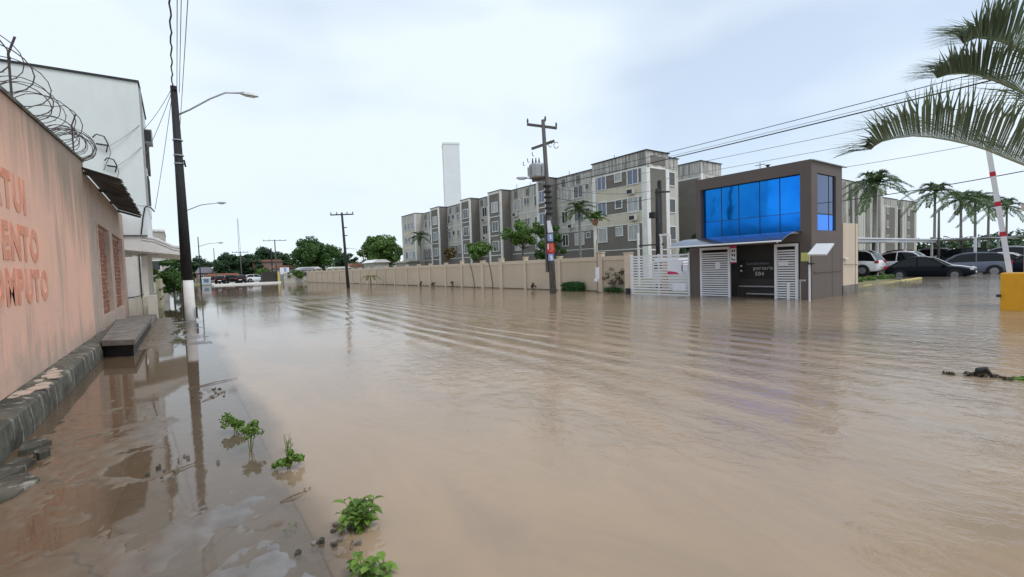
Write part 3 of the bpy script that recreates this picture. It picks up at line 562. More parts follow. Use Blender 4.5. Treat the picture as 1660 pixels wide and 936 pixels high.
# transformer pole
tp_ = thing('transformer_pole', 'leaning pole with transformer, two crossarms and posters, in front of the beige wall', 'utility pole', (17.07, 20.04, 0), 'utility poles along the flooded street')
MB().tube([(17.07, 20.04, -.5), (17.02, 20.09, 3), (16.86, 20.22, 9.6)], [.19, .165, .10], 10).build('shaft', W['pole_grey'], tp_, smooth=True)
for a, b_ in (((16.17, 20.78, 9.40), (17.43, 19.73, 9.10)), ((16.33, 20.65, 8.05), (17.31, 19.83, 8.42))): MB().bar(a, b_, .10, .13).build('crossarm', W['pole_grey'], tp_)
for x, y, z in ((16.2, 20.75, 9.42), (17.4, 19.75, 9.12), (16.95, 20.13, 9.5)): MB().tube([(x, y, z), (x, y, z + .12), (x, y, z + .22), (x, y, z + .30)], [.025, .055, .05, .02], 7).build('insulator', W['pole_grey'], tp_)
tf = MB().tube([(16.52, 20.48, 6.42), (16.52, 20.48, 6.5), (16.52, 20.48, 7.12), (16.52, 20.48, 7.2)], [.36, .44, .44, .38], 14).build('transformer', W['steel'], tp_)
for q in range(8):
    a = q * pi / 4; MB().bar((16.52 + .42 * cos(a), 20.48 + .42 * sin(a), 6.8), (16.52 + .52 * cos(a), 20.48 + .52 * sin(a), 6.8), .03, .5).build('cooling_fin', W['steel'], tf)
for k in range(3): MB().tube([(16.36 + k * .14, 20.62 - k * .11, 7.18), (16.36 + k * .14, 20.62 - k * .11, 7.35), (16.36 + k * .14, 20.62 - k * .11, 7.55)], [.06, .045, .02], 7).build('bushing', W['black_trim'], tf)
MB().bar((16.3, 20.66, 6.3), (17.0, 20.1, 6.36), .12, .14).build('transformer_shelf', W['pole_grey'], tp_)
for x, y, z in ((15.95, 20.95, 7.25), (16.15, 20.8, 7.42), (16.35, 20.62, 7.75)): MB().tube([(x, y, z + .12), (x, y, z - .06), (x + .08, y - .05, z - .1)], .022, 6).build('fuse_cutout', W['black_trim'], tp_)
MB().tube([(16.98 + .13 * cos(a), 20.12 - .3 - .0 * a, 8.2 + .16 * sin(a)) for a in np.linspace(0, 5.5, 14)], .018, 5).build('cable_loop', W['wire'], tp_)
MB().tube([(17.38 + .10 * cos(a) - .0, 19.78 - .08 * cos(a), 8.18 + .17 * sin(a)) for a in np.linspace(.6, 6, 14)], .018, 5).build('cable_loop', W['wire'], tp_)
lamp_on(tp_, (16.95, 20.12, 6.0), [(16.4, 20.55, 6.35), (16.1, 20.78, 6.45)], (16.1, 20.8, 6.45), (-.75, .62, .04))
for k, z in enumerate((4.4, 4.7, 5.0, 5.3, 5.6, 5.9)): MB().tube([(17.0 - .02 * k, 20.1, z), (17.0 - .02 * k, 20.1, z + .10)], .22, 10).build('cable_clamp', W['pole_black'], tp_)
def plate(c, w, h, nrm, tilt=0.0, th=.006, skew=0.0):
    n_ = Vector(nrm).normalized(); s_ = Vector((0, 0, 1)).cross(n_).normalized(); u_ = n_.cross(s_); s2 = s_ * cos(tilt) + u_ * sin(tilt); u2 = u_ * cos(tilt) - s_ * sin(tilt); c = Vector(c)
    q = [c - s2 * w / 2 - u2 * h / 2, c + s2 * w / 2 - u2 * h / 2, c + s2 * (w / 2 - skew) + u2 * h / 2, c - s2 * w / 2 + u2 * h / 2]
    return MB().hexa([p - n_ * th for p in q] + q)
PN = Vector((-.76, -.65, 0))
for m, z, w, h, tl, off, sk, d in (('whitep', 3.72, .30, .66, .06, 0, .10, .19), ('bluep', 3.12, .31, .40, .0, 0, 0, .19), ('whitep', 3.14, .10, .22, .1, .02, 0, .20), ('red', 2.52, .46, .56, -.04, .03, .05, .20), ('orange', 2.58, .20, .36, .1, .08, .03, .21), ('whitep', 2.62, .07, .30, .0, -.13, 0, .21), ('orange', 2.38, .30, .07, -.25, -.02, 0, .215), ('bluep', 2.02, .30, .40, .0, 0, 0, .19), ('whitep', 2.0, .13, .26, .25, .03, 0, .20)):
    c = Vector((17.03, 20.06, z)) + PN * d + Vector((.65, -.76, 0)) * off; plate(c, w, h, PN, tl, .006, sk).build('poster', W[m], tp_)
MB().box(16.78, 16.92, 20.16, 20.3, 1.2, 4.4).build('conduit', W['pole_grey'], tp_)
# lines from the transformer pole, along the front of the plot to the right
for i, (x, z, zz, r, l) in enumerate(((17.0, 5.95, 6.1, .020, 'thick black cable above the guardhouse roof'), (17.3, 6.3, 6.45, .012, 'thin dark cable just over the thick black one above the guardhouse'), (17.1, 5.7, 5.55, .009, 'thin pale cable under the thick black one above the guardhouse'), (17.2, 5.3, 5.15, .008, 'faint cable below the others above the guardhouse'), (17.25, 6.1, 6.25, .008, 'faint pale cable between the thick black one and the thin dark one above it'))):
    cable(l, [(x, 20.0, z), (x, -16, zz + (zz - z) * .9)], r, 'wire' if r > .0115 else 'wire_grey', .22)
cable('dark cable crossing in front of the nearest apartment bay to the yard pole', [(17.1, 20.0, 5.35), (26.6, 20.45, 5.9)], .018, 'wire', .35)
cable('second dark cable crossing the nearest apartment bay, a little higher', [(17.1, 20.0, 5.9), (26.6, 20.45, 6.4)], .012, 'wire', .3)
yp = tpole('utility_pole', 'dark yard pole with bracket in front of the nearest apartment block end', 27.0, 20.45, 6.55, .22, 0, 0, None, 'pole_black')
MB().box(26.5, 26.9, 20.4, 20.8, 4.55, 4.95).build('bracket_box', W['pole_black'], yp); MB().bar((26.8, 20.5, 6.3), (27.6, 19.9, 6.3), .1, .1).build('crossarm', W['pole_black'], yp)

# ------------------------------------------------------------------ vegetation
def leaf_arrays(rg, centers, radii, per, size, flat=.75, aspect=.55, up=.35):
    """leaf quads scattered on and in clumps"""
    C = np.repeat(np.array(centers, float), per, 0); Rr = np.repeat(np.array(radii, float), per); n = len(C)
    d = rg.normal(size=(n, 3)); d /= np.linalg.norm(d, axis=1)[:, None]
    rad = Rr * (0.45 + 0.6 * rg.random(n) ** .6); P = C + d * rad[:, None] * np.array([1, 1, flat])
    nrm = d + rg.normal(size=(n, 3)) * .6 + np.array([0, 0, up]); nrm /= np.linalg.norm(nrm, axis=1)[:, None]
    a = np.cross(nrm, rg.normal(size=(n, 3))); a /= np.linalg.norm(a, axis=1)[:, None]; b_ = np.cross(nrm, a)
    s_ = size * (0.6 + 0.8 * rg.random(n))[:, None]
    Q = np.stack([P - a * s_, P + b_ * s_ * aspect - nrm * s_ * .12, P + a * s_, P - b_ * s_ * aspect - nrm * s_ * .12], 1).reshape(-1, 3)
    return Q, np.arange(n * 4).reshape(-1, 4)
def tree_mesh(seed, h, rx, rz_, trunk_h, mat, nclump=46, per=110, leaf=.16, name='tree', label='', cat='tree', loc=(0, 0, 0), group=None, trunk_r=.18, flat=.75):
    rg = np.random.default_rng(seed); o = thing(name, label, cat, loc, group)
    cz = h - rz_; cs, rs = [], []
    for k in range(nclump):
        d = rg.normal(size=3); d /= np.linalg.norm(d); q = (rg.random() ** .45)
        lump = 1 + .22 * sin(3 * math.atan2(d[1], d[0]) + seed) + .12 * rg.normal()
        c = np.array([d[0] * rx * q * lump, d[1] * rx * q * lump, cz + d[2] * rz_ * q * .92]); c[2] = max(c[2], trunk_h * .8)
        cs.append(c); rs.append(rx * (.20 + .14 * rg.random()))
    Vv, Ff = leaf_arrays(rg, cs, rs, per, leaf, flat)
    np_mesh('crown', Vv, Ff, mat, o)
    tb = MB(); T = (0, 0, trunk_h); tb.tube([(0, 0, -.3), (rg.normal() * .05, 0, trunk_h * .5), (0, 0, trunk_h), (0.1, 0, trunk_h + rz_ * .6)], [trunk_r, trunk_r * .8, trunk_r * .65, trunk_r * .2], 8)
    for k in range(6):
        c = cs[int(rg.integers(len(cs)))]; m_ = np.array(T) * .5 + c * .5 + np.array([0, 0, -.15 * rz_]); tb.tube([T, tuple(m_), tuple(c)], [trunk_r * .45, trunk_r * .3, trunk_r * .08], 6)
    tb.build('trunk', W['trunk'], o, smooth=True, ofs=(0, 0, 0))
    return o
G1 = 'trees beyond the flooded street'
tree_mesh(1, 9.9, 5.4, 3.9, 3.0, W['leaf_tree'], 70, 170, .30, 'broad_tree', 'large rounded green tree at the far street end, left of the crossarm pole', 'tree', (28.1, 121.8, .2), G1, .4)
tree_mesh(2, 9.8, 4.3, 4.0, 2.5, W['leaf_lime'], 70, 170, .28, 'broad_tree', 'bright green rounded tree beside the left end of the apartments', 'tree', (37.9, 104.0, .2), G1, .4)
tree_mesh(3, 7.2, 3.4, 3.1, 1.5, W['leaf_dark'], 50, 150, .28, 'broad_tree', 'dark dense tree behind the parked vehicles, the left of two', 'tree', (10.3, 136, .3), G1, .3)
tree_mesh(4, 6.6, 3.2, 3.0, 1.5, W['leaf_dark'], 50, 150, .28, 'broad_tree', 'dark dense tree behind the parked vehicles, the right of two', 'tree', (14.6, 138, .3), G1, .3)
tree_mesh(5, 9.0, 4.2, 3.2, 2.5, W['leaf_dark'], 50, 150, .3, 'broad_tree', 'dark tree rising behind the red brick building', 'tree', (20.5, 150, .3), G1, .3)
tree_mesh(6, 6.9, 4.0, 2.6, 2, W['leaf_dark'], 40, 140, .3, 'broad_tree', 'low dark tree at the far left beside the black pole', 'tree', (3.6, 158, .3), G1, .3)
tree_mesh(7, 7.6, 4.6, 2.8, 2, W['leaf_dark'], 45, 140, .3, 'broad_tree', 'grey-green tree between the T-shaped pole and the large tree', 'tree', (25.5, 152, .3), G1, .3)
tree_mesh(8, 6.9, 3.2, 2.3, 2, W['leaf_dark'], 40, 130, .28, 'broad_tree', 'small dark tree seen behind the lone crossarm pole', 'tree', (40, 140, .3), G1, .3)
tree_mesh(9, 3.0, 1.6, 1.3, .8, W['leaf_lime'], 26, 130, .16, 'garden_shrub', 'light green shrub between the dark trees and the container', 'shrub', (14.8, 112, .2), G1, .1)
tree_mesh(10, 3.2, 1.1, 1.3, .6, W['leaf_tree'], 34, 160, .10, 'garden_shrub', 'leafy green hedge shrub just beyond the white building', 'shrub', (-.25, 39.5, 0), None, .08)
tree_mesh(31, 2.6, .9, 1.1, .5, W['leaf_lime'], 26, 150, .10, 'garden_shrub', 'light green bush seen left of the white pole base', 'shrub', (.15, 43, 0), None, .08)
tree_mesh(11, 2.4, 1.4, 1.0, .4, W['leaf_lime'], 26, 130, .13, 'garden_shrub', 'small bright green bush at the far end of the beige wall', 'shrub', (17.8, 95, 0), None, .08)
# a far belt of trees closing the horizon
rg = np.random.default_rng(50); cs, rs = [], []
for k in range(230):
    a = radians(-8 + 112 * k / 230); D = 260 + 60 * rg.random(); hh = 4 + 5 * rg.random() * (.6 + .4 * sin(k * .35))
    for q in range(2): cs.append((D * sin(a) + rg.normal() * 3, D * cos(a) + rg.normal() * 3, 1 + hh * (.3 + .5 * q))); rs.append(3.4 + 1.6 * rg.random())
Vv, Ff = leaf_arrays(rg, cs, rs, 60, .9, .8)
tag(np_mesh('far_tree_belt', Vv, Ff, W['leaf_dark']), 'low dark belt of far trees along the horizon', 'trees', None, 'stuff')

def frond(mb, root, pts, n, ll, width, hang, rg, taper=True, tiltup=0.0):
    """one feather leaf: curved midrib and many narrow leaflets on both sides; returns (midrib path)"""
    pts = [Vector(p) for p in pts]
    def at_(t):
        f = t * (len(pts) - 1); i = min(int(f), len(pts) - 2); u = f - i
        p0 = pts[max(i - 1, 0)]; p1 = pts[i]; p2 = pts[i + 1]; p3 = pts[min(i + 2, len(pts) - 1)]
        return 0.5 * ((2 * p1) + (p2 - p0) * u + (2 * p0 - 5 * p1 + 4 * p2 - p3) * u * u + (3 * p1 - p0 - 3 * p2 + p3) * u ** 3)
    for k in range(n):
        t = .10 + .90 * k / (n - 1); p = at_(t); d = (at_(min(t + .02, 1)) - at_(t - .02)).normalized()
        sd = d.cross(Vector((0, 0, 1))); sd = sd.normalized() if sd.length > .05 else Vector((1, 0, 0)); uu = sd.cross(d)
        Ln = ll * (sin(pi * min(1, .12 + .80 * t)) ** .6 * (1 - .25 * t) + .10) * rg.uniform(.85, 1.1)
        for sg in (-1, 1):
            v = (sd * sg * (.85 + rg.normal() * .06) + d * (.55 + .5 * t) + uu * (.35 + tiltup + rg.normal() * .13)).normalized()
            q1 = p + v * Ln * .5; v2 = (v + Vector((rg.normal() * .1, rg.normal() * .1, -hang * rg.uniform(.3, 2.2)))).normalized(); q2 = q1 + v2 * Ln * .5
            wv = v.cross(uu).normalized() * width; wv2 = wv * .75
            i = len(mb.v); mb.v += [tuple(p - wv * .4), tuple(p + wv * .4), tuple(q1 + wv), tuple(q1 - wv), tuple(q2)]; mb.f += [(i, i + 1, i + 2, i + 3), (i + 3, i + 2, i + 4)]
    return [at_(k / 14) for k in range(15)]
def palm(seed, label, loc, h, ll=2.4, nf=15, leaf=.55, name='palm_tree', group='palms in the compound', w=.03, r=.13, droop=1.0, nl=34, hang=.5, mat='leaf_palm'):
    rg = np.random.default_rng(seed); o = thing(name, label, 'palm', loc, group)
    lx = rg.normal() * .12
    MB().tube([(0, 0, -.4), (lx * .3, 0, h * .4), (lx, 0, h - .7)], [r * 1.25, r, r * .8], 8).build('trunk', W['palmtrunk'], o, smooth=True, ofs=(0, 0, 0))
    MB().tube([(lx, 0, h - .75), (lx, 0, h - .4), (lx, 0, h)], [r * .85, r * .95, r * .4], 8).build('crownshaft', W['leaf_palm'], o, smooth=True, ofs=(0, 0, 0))
    for k in range(nf):
        a = k * 2.399 + rg.normal() * .15; el = radians(75 - 95 * (k / nf) + rg.normal() * 6); Lf = ll * rg.uniform(.85, 1.1)
        P = []
        for q in range(5):
            s_ = q / 4; hor = Lf * (s_ * cos(el) + .18 * s_ * s_); z = Lf * (s_ * sin(el) - .55 * droop * s_ ** 2.2)
            P.append((lx + cos(a) * hor, sin(a) * hor, h - .15 + z))
        mb = MB(); mid = frond(mb, None, P, nl, leaf * ll / 2.4, w, hang, rg)
        fo = mb.build('frond', W[mat], o, ofs=(0, 0, 0)); MB().tube(mid, [.022 - .018 * i / 14 for i in range(15)], 4).build('midrib', W['leaf_palm'], fo, ofs=(0, 0, 0))
    return o
cable('faint cable from the guardhouse corner passing over the car park to the palm', [(21.25, 7.6, 4.98), (19.0, -3, 5.0)], .009, 'wire_grey', .12)
cable('dark cable from the guardhouse side passing behind the raised barrier boom', [(21.32, 7.6, 3.7), (18.4, -3, 4.35)], .014, 'wire', .2)
palm(11, 'slender palm in front of the recessed facade right of the transformer pole', (26, 27.1, 0), 6.0, 1.5, 14, .75, droop=1.0, w=.035, r=.10)
palm(12, 'shaggy palm before the far left apartment bays', (29.5, 64.6, 0), 6.6, 1.7, 14, .8, w=.05, r=.12)
palm(13, 'bushy tall palm behind the beige pillar, before the farther grey blocks', (42.5, 12.9, 0), 6.9, 2.1, 18, .8, w=.042, r=.15, nl=40, droop=1.2)
PR = 'row of palms beyond the car park'
palm(14, 'leftmost palm of the row behind the parked cars, with a drooping frond', (55.7, 12.4, 0), 7.0, 2.1, 13, .8, group=PR, w=.042, r=.11, nl=40, droop=1.25)
palm(15, 'second palm from the left in the row behind the parked cars', (66.0, 12.6, 0), 6.9, 2.3, 13, .8, group=PR, w=.045, r=.12, nl=40, droop=1.25)
palm(16, 'third palm from the left in the row behind the parked cars', (72, 12.6, 0), 7.2, 2.3, 13, .8, group=PR, w=.045, r=.12, nl=40, droop=1.25)
palm(17, 'fourth palm in the row, just left of the raised boom', (80.5, 12.95, 0), 7.3, 2.5, 13, .8, group=PR, w=.05, r=.13, nl=40, droop=1.25)
palm(18, 'palm at the right end of the row, right of the raised boom', (94, 13.3, 0), 7.6, 2.7, 13, .8, group=PR, w=.05, r=.13, nl=40, droop=1.25)
# the near palm whose fronds reach into the picture
np_ = thing('coconut_palm', 'near palm whose long feathery fronds reach in at the upper right', 'palm', (13.9, .55, 0))
MB().tube([(13.98, .5, -.4), (13.95, .52, 1.2), (13.88, .56, 2.75)], [.20, .16, .13], 10).build('trunk', W['palmtrunk'], np_, smooth=True)
rg = np.random.default_rng(5)
fr_list = [([(13.86, .58, 2.55), (13.2, 1.05, 2.88), (12.48, 1.56, 3.10), (11.93, 1.95, 3.39), (11.39, 2.33, 3.58), (10.85, 2.72, 3.68), (10.40, 3.04, 3.60), (10.22, 3.15, 3.46)], 185, 1.30, .62),
           ([(13.86, .58, 2.7), (13.3, .98, 3.55), (12.46, 1.57, 4.36), (11.92, 1.96, 4.66), (11.50, 2.28, 4.76), (11.20, 2.47, 4.68)], 150, 1.1, .3),
           ([(13.86, .58, 2.8), (13.25, 1.0, 4.2), (12.45, 1.58, 5.08), (12.09, 1.84, 5.30), (11.80, 2.03, 5.36), (11.55, 2.2, 5.26)], 140, 1.1, .35)]
for k in range(5):
    a = radians(-165 + k * 35); fr_list.append(([(13.88, .56, 2.7), (13.88 + cos(a) * 1.0, .56 + sin(a) * 1.0, 3.9), (13.88 + cos(a) * 2.1, .56 + sin(a) * 2.1, 4.2), (13.88 + cos(a) * 3.0, .56 + sin(a) * 3.0, 3.5)], 44, .8, .15))
for P, n_, ll_, tu in fr_list:
    mb = MB(); mid = frond(mb, None, P, n_, ll_, .0145, .22, rg, tiltup=tu)
    fo = mb.build('frond', W['leaf_palmf'], np_); MB().tube(mid, [.026 - .020 * i / 14 for i in range(15)], 6).build('midrib', pm('midrib', (.30, .32, .20), None, 8, .5) if 'midrib' not in bpy.data.materials else bpy.data.materials['midrib'], fo)

# compound trees and shrubs
tree_mesh(21, 6.0, 1.85, 1.25, 3.2, W['leaf_lime'], 26, 110, .13, 'garden_tree', 'leafy green tree before the apartments, left of the transformer pole', 'tree', (27, 36.0, 0), None, .14)
tree_mesh(22, 4.0, 1.35, .9, 2.0, W['leaf_lime'], 22, 140, .12, 'garden_tree', 'small bright green tree just over the middle of the beige wall', 'tree', (23, 37.4, 0), None, .09)
tree_mesh(23, 5.4, 1.2, 2.4, .5, W['leaf_tree'], 34, 150, .13, 'climbing_shrub', 'tall narrow shrub left of the transformer pole, before the grey bay', 'shrub', (26.0, 31.0, 0), None, .08)
tree_mesh(24, 4.6, 1.3, 2.0, .5, W['leaf_dark'], 30, 150, .13, 'climbing_shrub', 'dark bush at the corner between the two apartment blocks', 'shrub', (36.5, 24.0, 0), None, .08)
tree_mesh(25, 4.5, .9, .9, 2.6, W['leaf_dry'], 16, 110, .12, 'garden_tree', 'sparse olive-brown young tree before the middle apartment bays', 'tree', (29.5, 55.5, 0), None, .06)
pp = thing('young_palm', 'short bright green palm on a white painted trunk before the nearest apartment bay', 'palm', (24, 23.45, 0)); rgq = np.random.default_rng(8)
MB().tube([(0, 0, -.2), (0, 0, 2.4), (0, 0, 4.3)], [.16, .14, .13], 10).build('trunk', W['cream_wall'], pp, smooth=True, ofs=(0, 0, 0)); MB().tube([(0, 0, 4.25), (0, -.05, 4.5), (0, -.06, 4.75)], [.13, .20, .12], 9).build('leaf_base', W['terracotta'], pp, smooth=True, ofs=(0, 0, 0))
for k in range(11):
    a = k * 2.4; e = radians(70 - 62 * k / 11); P = [(cos(a) * 1.05 * s_ * cos(e), sin(a) * 1.05 * s_ * cos(e), 4.7 + 1.0 * s_ * sin(e) - .45 * s_ * s_) for s_ in (0, .33, .66, 1)]; mb = MB(); frond(mb, None, P, 24, .42, .035, .4, rgq); mb.build('frond', W['leaf_lime'], pp, ofs=(0, 0, 0))
rg = np.random.default_rng(9)
hd = thing('box_hedge', 'low clipped green hedge standing in the water before the beige wall', 'hedge', (19.1, 20.6, 0))
P = rg.random((3800, 3)) * np.array([.62, 1.5, .62]) + np.array([-.31, -.75, -.08]); keep = (np.abs(P[:, 0]) > .2) | (np.abs(P[:, 1]) > .6) | (P[:, 2] > .4); P = P[keep]
P[:, 2] -= .08 * (np.abs(P[:, 1]) / .75) ** 3
Vv, Ff = leaf_arrays(rg, P, [.05] * len(P), 1, .045); np_mesh('foliage', Vv, Ff, W['leaf_hedge'], hd); MB().box(-.22, .22, -.62, .62, -.4, .36).build('core', W['leaf_hedge'], hd, ofs=(0, 0, 0))
sh = thing('flowering_shrub', 'loose bronze-leaved shrub beside the white gate', 'shrub', (19.1, 17.55, 0)); st_ = MB(); cs = []
for k in range(16):
    a = rg.random() * 6.28; r = .25 + .45 * rg.random(); z = .45 + .75 * rg.random() * (1 if k % 3 else 1.2); c = (r * cos(a) * .7, r * sin(a) * 1.2 - .15, z); cs.append(c); st_.tube([(0, 0, -.3), (c[0] * .4, c[1] * .4, z * .55), c], [.015, .011, .005], 4)
st_.build('stems', W['trunk'], sh, ofs=(0, 0, 0)); Vv, Ff = leaf_arrays(rg, cs, [.16] * len(cs), 34, .05); np_mesh('leaves', Vv, Ff, W['leaf_bronze'], sh)
Vv, Ff = leaf_arrays(rg, [(0, -.1 + .22 * k, .14) for k in range(-2, 3)], [.2] * 5, 110, .05); np_mesh('low_leaves', Vv, Ff, W['leaf_hedge'], sh)
yg = thing('young_palm', 'small yellowish palm by the far stretch of the beige wall', 'palm', (17.9, 53, 0)); rgp = np.random.default_rng(4)
MB().tube([(0, 0, -.4), (0, 0, .9)], [.09, .06], 6).build('trunk', W['palmtrunk'], yg, ofs=(0, 0, 0))
for k in range(8):
    a = k * .8; P = [(cos(a) * 1.1 * s_, sin(a) * 1.1 * s_, .9 + .75 * s_ - 1.0 * s_ * s_) for s_ in (0, .33, .66, 1)]; mb = MB(); frond(mb, None, P, 20, .4, .03, .5, rgp); mb.build('frond', W['leaf_dry'] if k % 2 else W['leaf_lime'], yg, ofs=(0, 0, 0))

# ------------------------------------------------------------------ beige compound wall
cw = thing('compound_wall', 'long beige panelled wall with pillars standing in the flood before the apartments', 'wall', (19.5, 40, 0))
py = [16.72, 18.72, 22.2, 25.75, 28.7, 31.3, 34.6, 37.5, 40.7, 43.3, 46.2, 49.6, 52.6, 55.6, 58.6, 61.8, 65.0, 68.2, 71.5, 75, 78.5, 82, 85.5, 89, 92.5]
for k, y in enumerate(py):
    w = .20 if k in (0, 1, 4, 5) else .13
    h = 2.16 if k in (1, 3, 4, 6) else 2.06
    MB().box(19.40, 19.66, y - w, y + w, -.5, h).build('pillar', W['comp_l'], cw)
    MB().box(19.37, 19.69, y - w - .03, y + w + .03, h, h + .06).build('pillar_cap', W['comp_l'], cw)
    if k + 1 < len(py):
        y1 = py[k + 1]; w1 = .20 if k + 1 in (0, 1, 4, 5) else .13
        MB().box(19.49, 19.62, y + w, y1 - w1, -.5, 1.74).build('panel', W['comp'], cw)
        MB().box(19.45, 19.64, y + w, y1 - w1, 1.74, 1.97).build('coping', W['comp_l'], cw)
        MB().box(19.478, 19.50, y + w, y1 - w1, -.5, .05 + random.uniform(-.02, .02)).build('skirting', W['comp_d'], cw)
for i, (y, dy, l) in enumerate(((23.0, -.35, 'nearest the transformer pole'), (29.9, -.5, 'in the middle panels'), (32.6, -.7, 'farthest of the three'))):
    tag(MB().tube([(19.42, y - dy, 2.2), (19.44, y - dy * .4, 1.3), (19.44, y, .35), (19.44, y + .02, -.1)], .022, 5).build('loose_cable', W['wire']), 'dark loose cable hanging down the beige wall, ' + l, 'cable')
rg = np.random.default_rng(77)
for i, (y, l) in enumerate(((24.2, 'nearest the transformer pole'), (35.6, 'second from the transformer pole'), (39.2, 'third from the transformer pole'), (42.0, 'fourth and farthest'))):
    o = thing('drowned_plant', 'small dark half-drowned plant before the beige wall, ' + l, 'plant', (19.0, y, 0)); s_ = MB()
    cs = [(rg.normal() * .08, rg.normal() * .14, .15 + .3 * rg.random()) for _ in range(6)]
    for c in cs: s_.tube([(0, 0, -.3), c], [.02, .008], 4)
    s_.build('stem', W['trunk'], o, ofs=(0, 0, 0)); Vv, Ff = leaf_arrays(rg, cs, [.09] * 6, 22, .05); np_mesh('leaves', Vv, Ff, W['leaf_bronze'], o)

# ------------------------------------------------------------------ apartment blocks
def window(parent, face, c, y0, y1, z0, z1, pane='pane', fw=.07, mull=1, frame='apt_white'):
    """face 'x': on a wall facing -X at x=c (y range); face 'y': on a wall facing -Y at y=c (x range)"""
    def bx(mb, a0, a1, b0, b1, d0, d1):
        if face == 'x': mb.box(c - d1, c - d0, a0, a1, b0, b1)
        else: mb.box(a0, a1, c - d1, c - d0, b0, b1)
    f = MB(); bx(f, y0 - fw, y0, z0 - fw, z1 + fw, .002, .075); bx(f, y1, y1 + fw, z0 - fw, z1 + fw, .002, .075); bx(f, y0, y1, z1, z1 + fw, .002, .075); bx(f, y0, y1, z0 - fw, z0, .002, .09)
    for k in range(1, mull + 1): m_ = y0 + (y1 - y0) * k / (mull + 1); bx(f, m_ - .025, m_ + .025, z0, z1, .003, .05)
    o = f.build('window', W[frame], parent); p = MB(); bx(p, y0, y1, z0, z1, .004, .02); p.build('pane', W[pane], o); return o
rw = random.Random(5)
panes = ['pane', 'pane', 'pane_blue', 'curtain', 'pane']
FL = (1.2, 3.62, 6.1, 8.5)
ap = thing('apartment_block', 'long four-storey grey apartment block with stepped bays behind the beige wall', 'apartment block', (33, 50, 0))
A = lambda n, m, *a: MB().box(*a).build(n, W[m], ap)
bays = {'A': (26.05, 32.42), 'B': (39.27, 41.0), 'C': (48.06, 51.02), 'D': (55.54, 58.2), 'E': (65.0, 67.9), 'F': (73.7, 79.5)}
XF, XR, XB = 33.0, 34.4, 41.0
# recessed main wall, floor by floor tone
A('wall', 'apt', XR, XB, 32.4, 79.4, 2.65, 9.75); A('lower_wall', 'apt_dark', XR - .01, XB, 32.4, 79.4, -.2, 2.65); A('parapet', 'apt_par', XR - .02, XB, 32.4, 79.4, 9.75, 11.0)
A('roof_edge', 'roof_edge', XR - .10, XB, 32.4, 79.4, 11.0, 11.07)
prev = None; names = list(bays)
for k, n_ in enumerate(names):
    a, b_ = bays[n_]
    if n_ in 'AF': continue
    A('bay_side', 'apt_dark', XF + .04, XR + .3, a, b_, -.2, 11.05); A('bay_front', 'apt_dark', XF, XF + .04, a + .05, b_ - .05, -.2, 10.75)
    A('bay_top', 'apt_white', XF - .03, XF + .05, a, b_, 10.75, 11.05); A('roof_edge', 'roof_edge', XF - .1, XR + .3, a - .06, b_ + .06, 11.05, 11.13)
    for y in (a + .14, b_ - .14): A('pilaster', 'apt_white', XF - .12, XF + .06, y - .15, y + .15, -.2, 10.75)
    for z in FL[1:]:
        m_ = (a + b_) / 2; hw = min(.62, (b_ - a) / 2 - .42)
        window(ap, 'x', XF, m_ - hw, m_ + hw, z, z + 1.15, rw.choice(panes), .09, 1)
        A('floor_band', 'apt_white', XF - .04, XF + .02, a + .29, b_ - .29, z - .62, z - .52)
for a, b_, ws in ((32.42, 39.27, ((34.3, 34.8, .5), (35.2, 36.5, 1.15), (37.6, 38.5, 1.15))), (41.0, 48.06, ((42.4, 43.2, 1.15), (44.2, 45.2, .75), (46.0, 47.3, 1.2))), (51.02, 55.54, ((53.6, 54.7, 1.15),)), (58.2, 65.0, ((61.2, 61.9, .9), (62.8, 63.4, .6), (64.0, 64.8, 1.15))), (67.9, 73.7, ((70.5, 71.3, 1.1), (72.2, 73.0, 1.1)))):
    for fi, z in enumerate(FL[1:]):
        for (u, v, h) in ws: window(ap, 'x', XR - (.012 if z < 2.7 else 0), u, v, z + (1.15 - h), z + 1.15, rw.choice(panes), .06, 1 if v - u > .7 else 0)
        A('floor_line', 'apt_white', XR - .03, XR, a + .02, b_ - .02, z - .55, z - .48)
    A('dark_lower_band', 'apt_dark', XR - .015, XR + .02, a + .02, b_ - .02, 2.64, 4.98)
    for q in range(3):
        y = a + (b_ - a) * (q + .5) / 3; A('vent_slot', 'apt_dark', XR - .035, XR - .02, y - .3, y + .3, 9.95, 10.75)
for y, z in ((37.0, 5.4), (54.1, 5.35), (54.2, 7.75), (47.0, 7.7), (64.4, 7.6)):
    ac = A('air_conditioner', 'apt_white', XR - .36, XR - .03, y - .35, y + .35, z, z + .45); MB().box(XR - .37, XR - .355, y - .28, y + .28, z + .05, z + .4).build('grille', W['roof_edge'], ac)
# far end bay with many small windows
a, b_ = bays['F']
A('bay_front', 'apt', XF, XR + .3, a, b_, -.2, 11.05); A('roof_edge', 'roof_edge', XF - .1, XR + .3, a - .06, b_ + .06, 11.05, 11.13)
for y in (a + .16, b_ - .16): A('pilaster', 'apt_white', XF - .10, XF + .02, y - .17, y + .17, -.2, 11.0)
for z in FL[1:]:
    for u in (74.4, 75.9, 77.4): window(ap, 'x', XF, u, u + .95, z, z + 1.1, rw.choice(panes), .07, 1)
    A('floor_band', 'apt_cream', XF - .02, XF + .02, a + .35, b_ - .35, z - .95, z - .35)
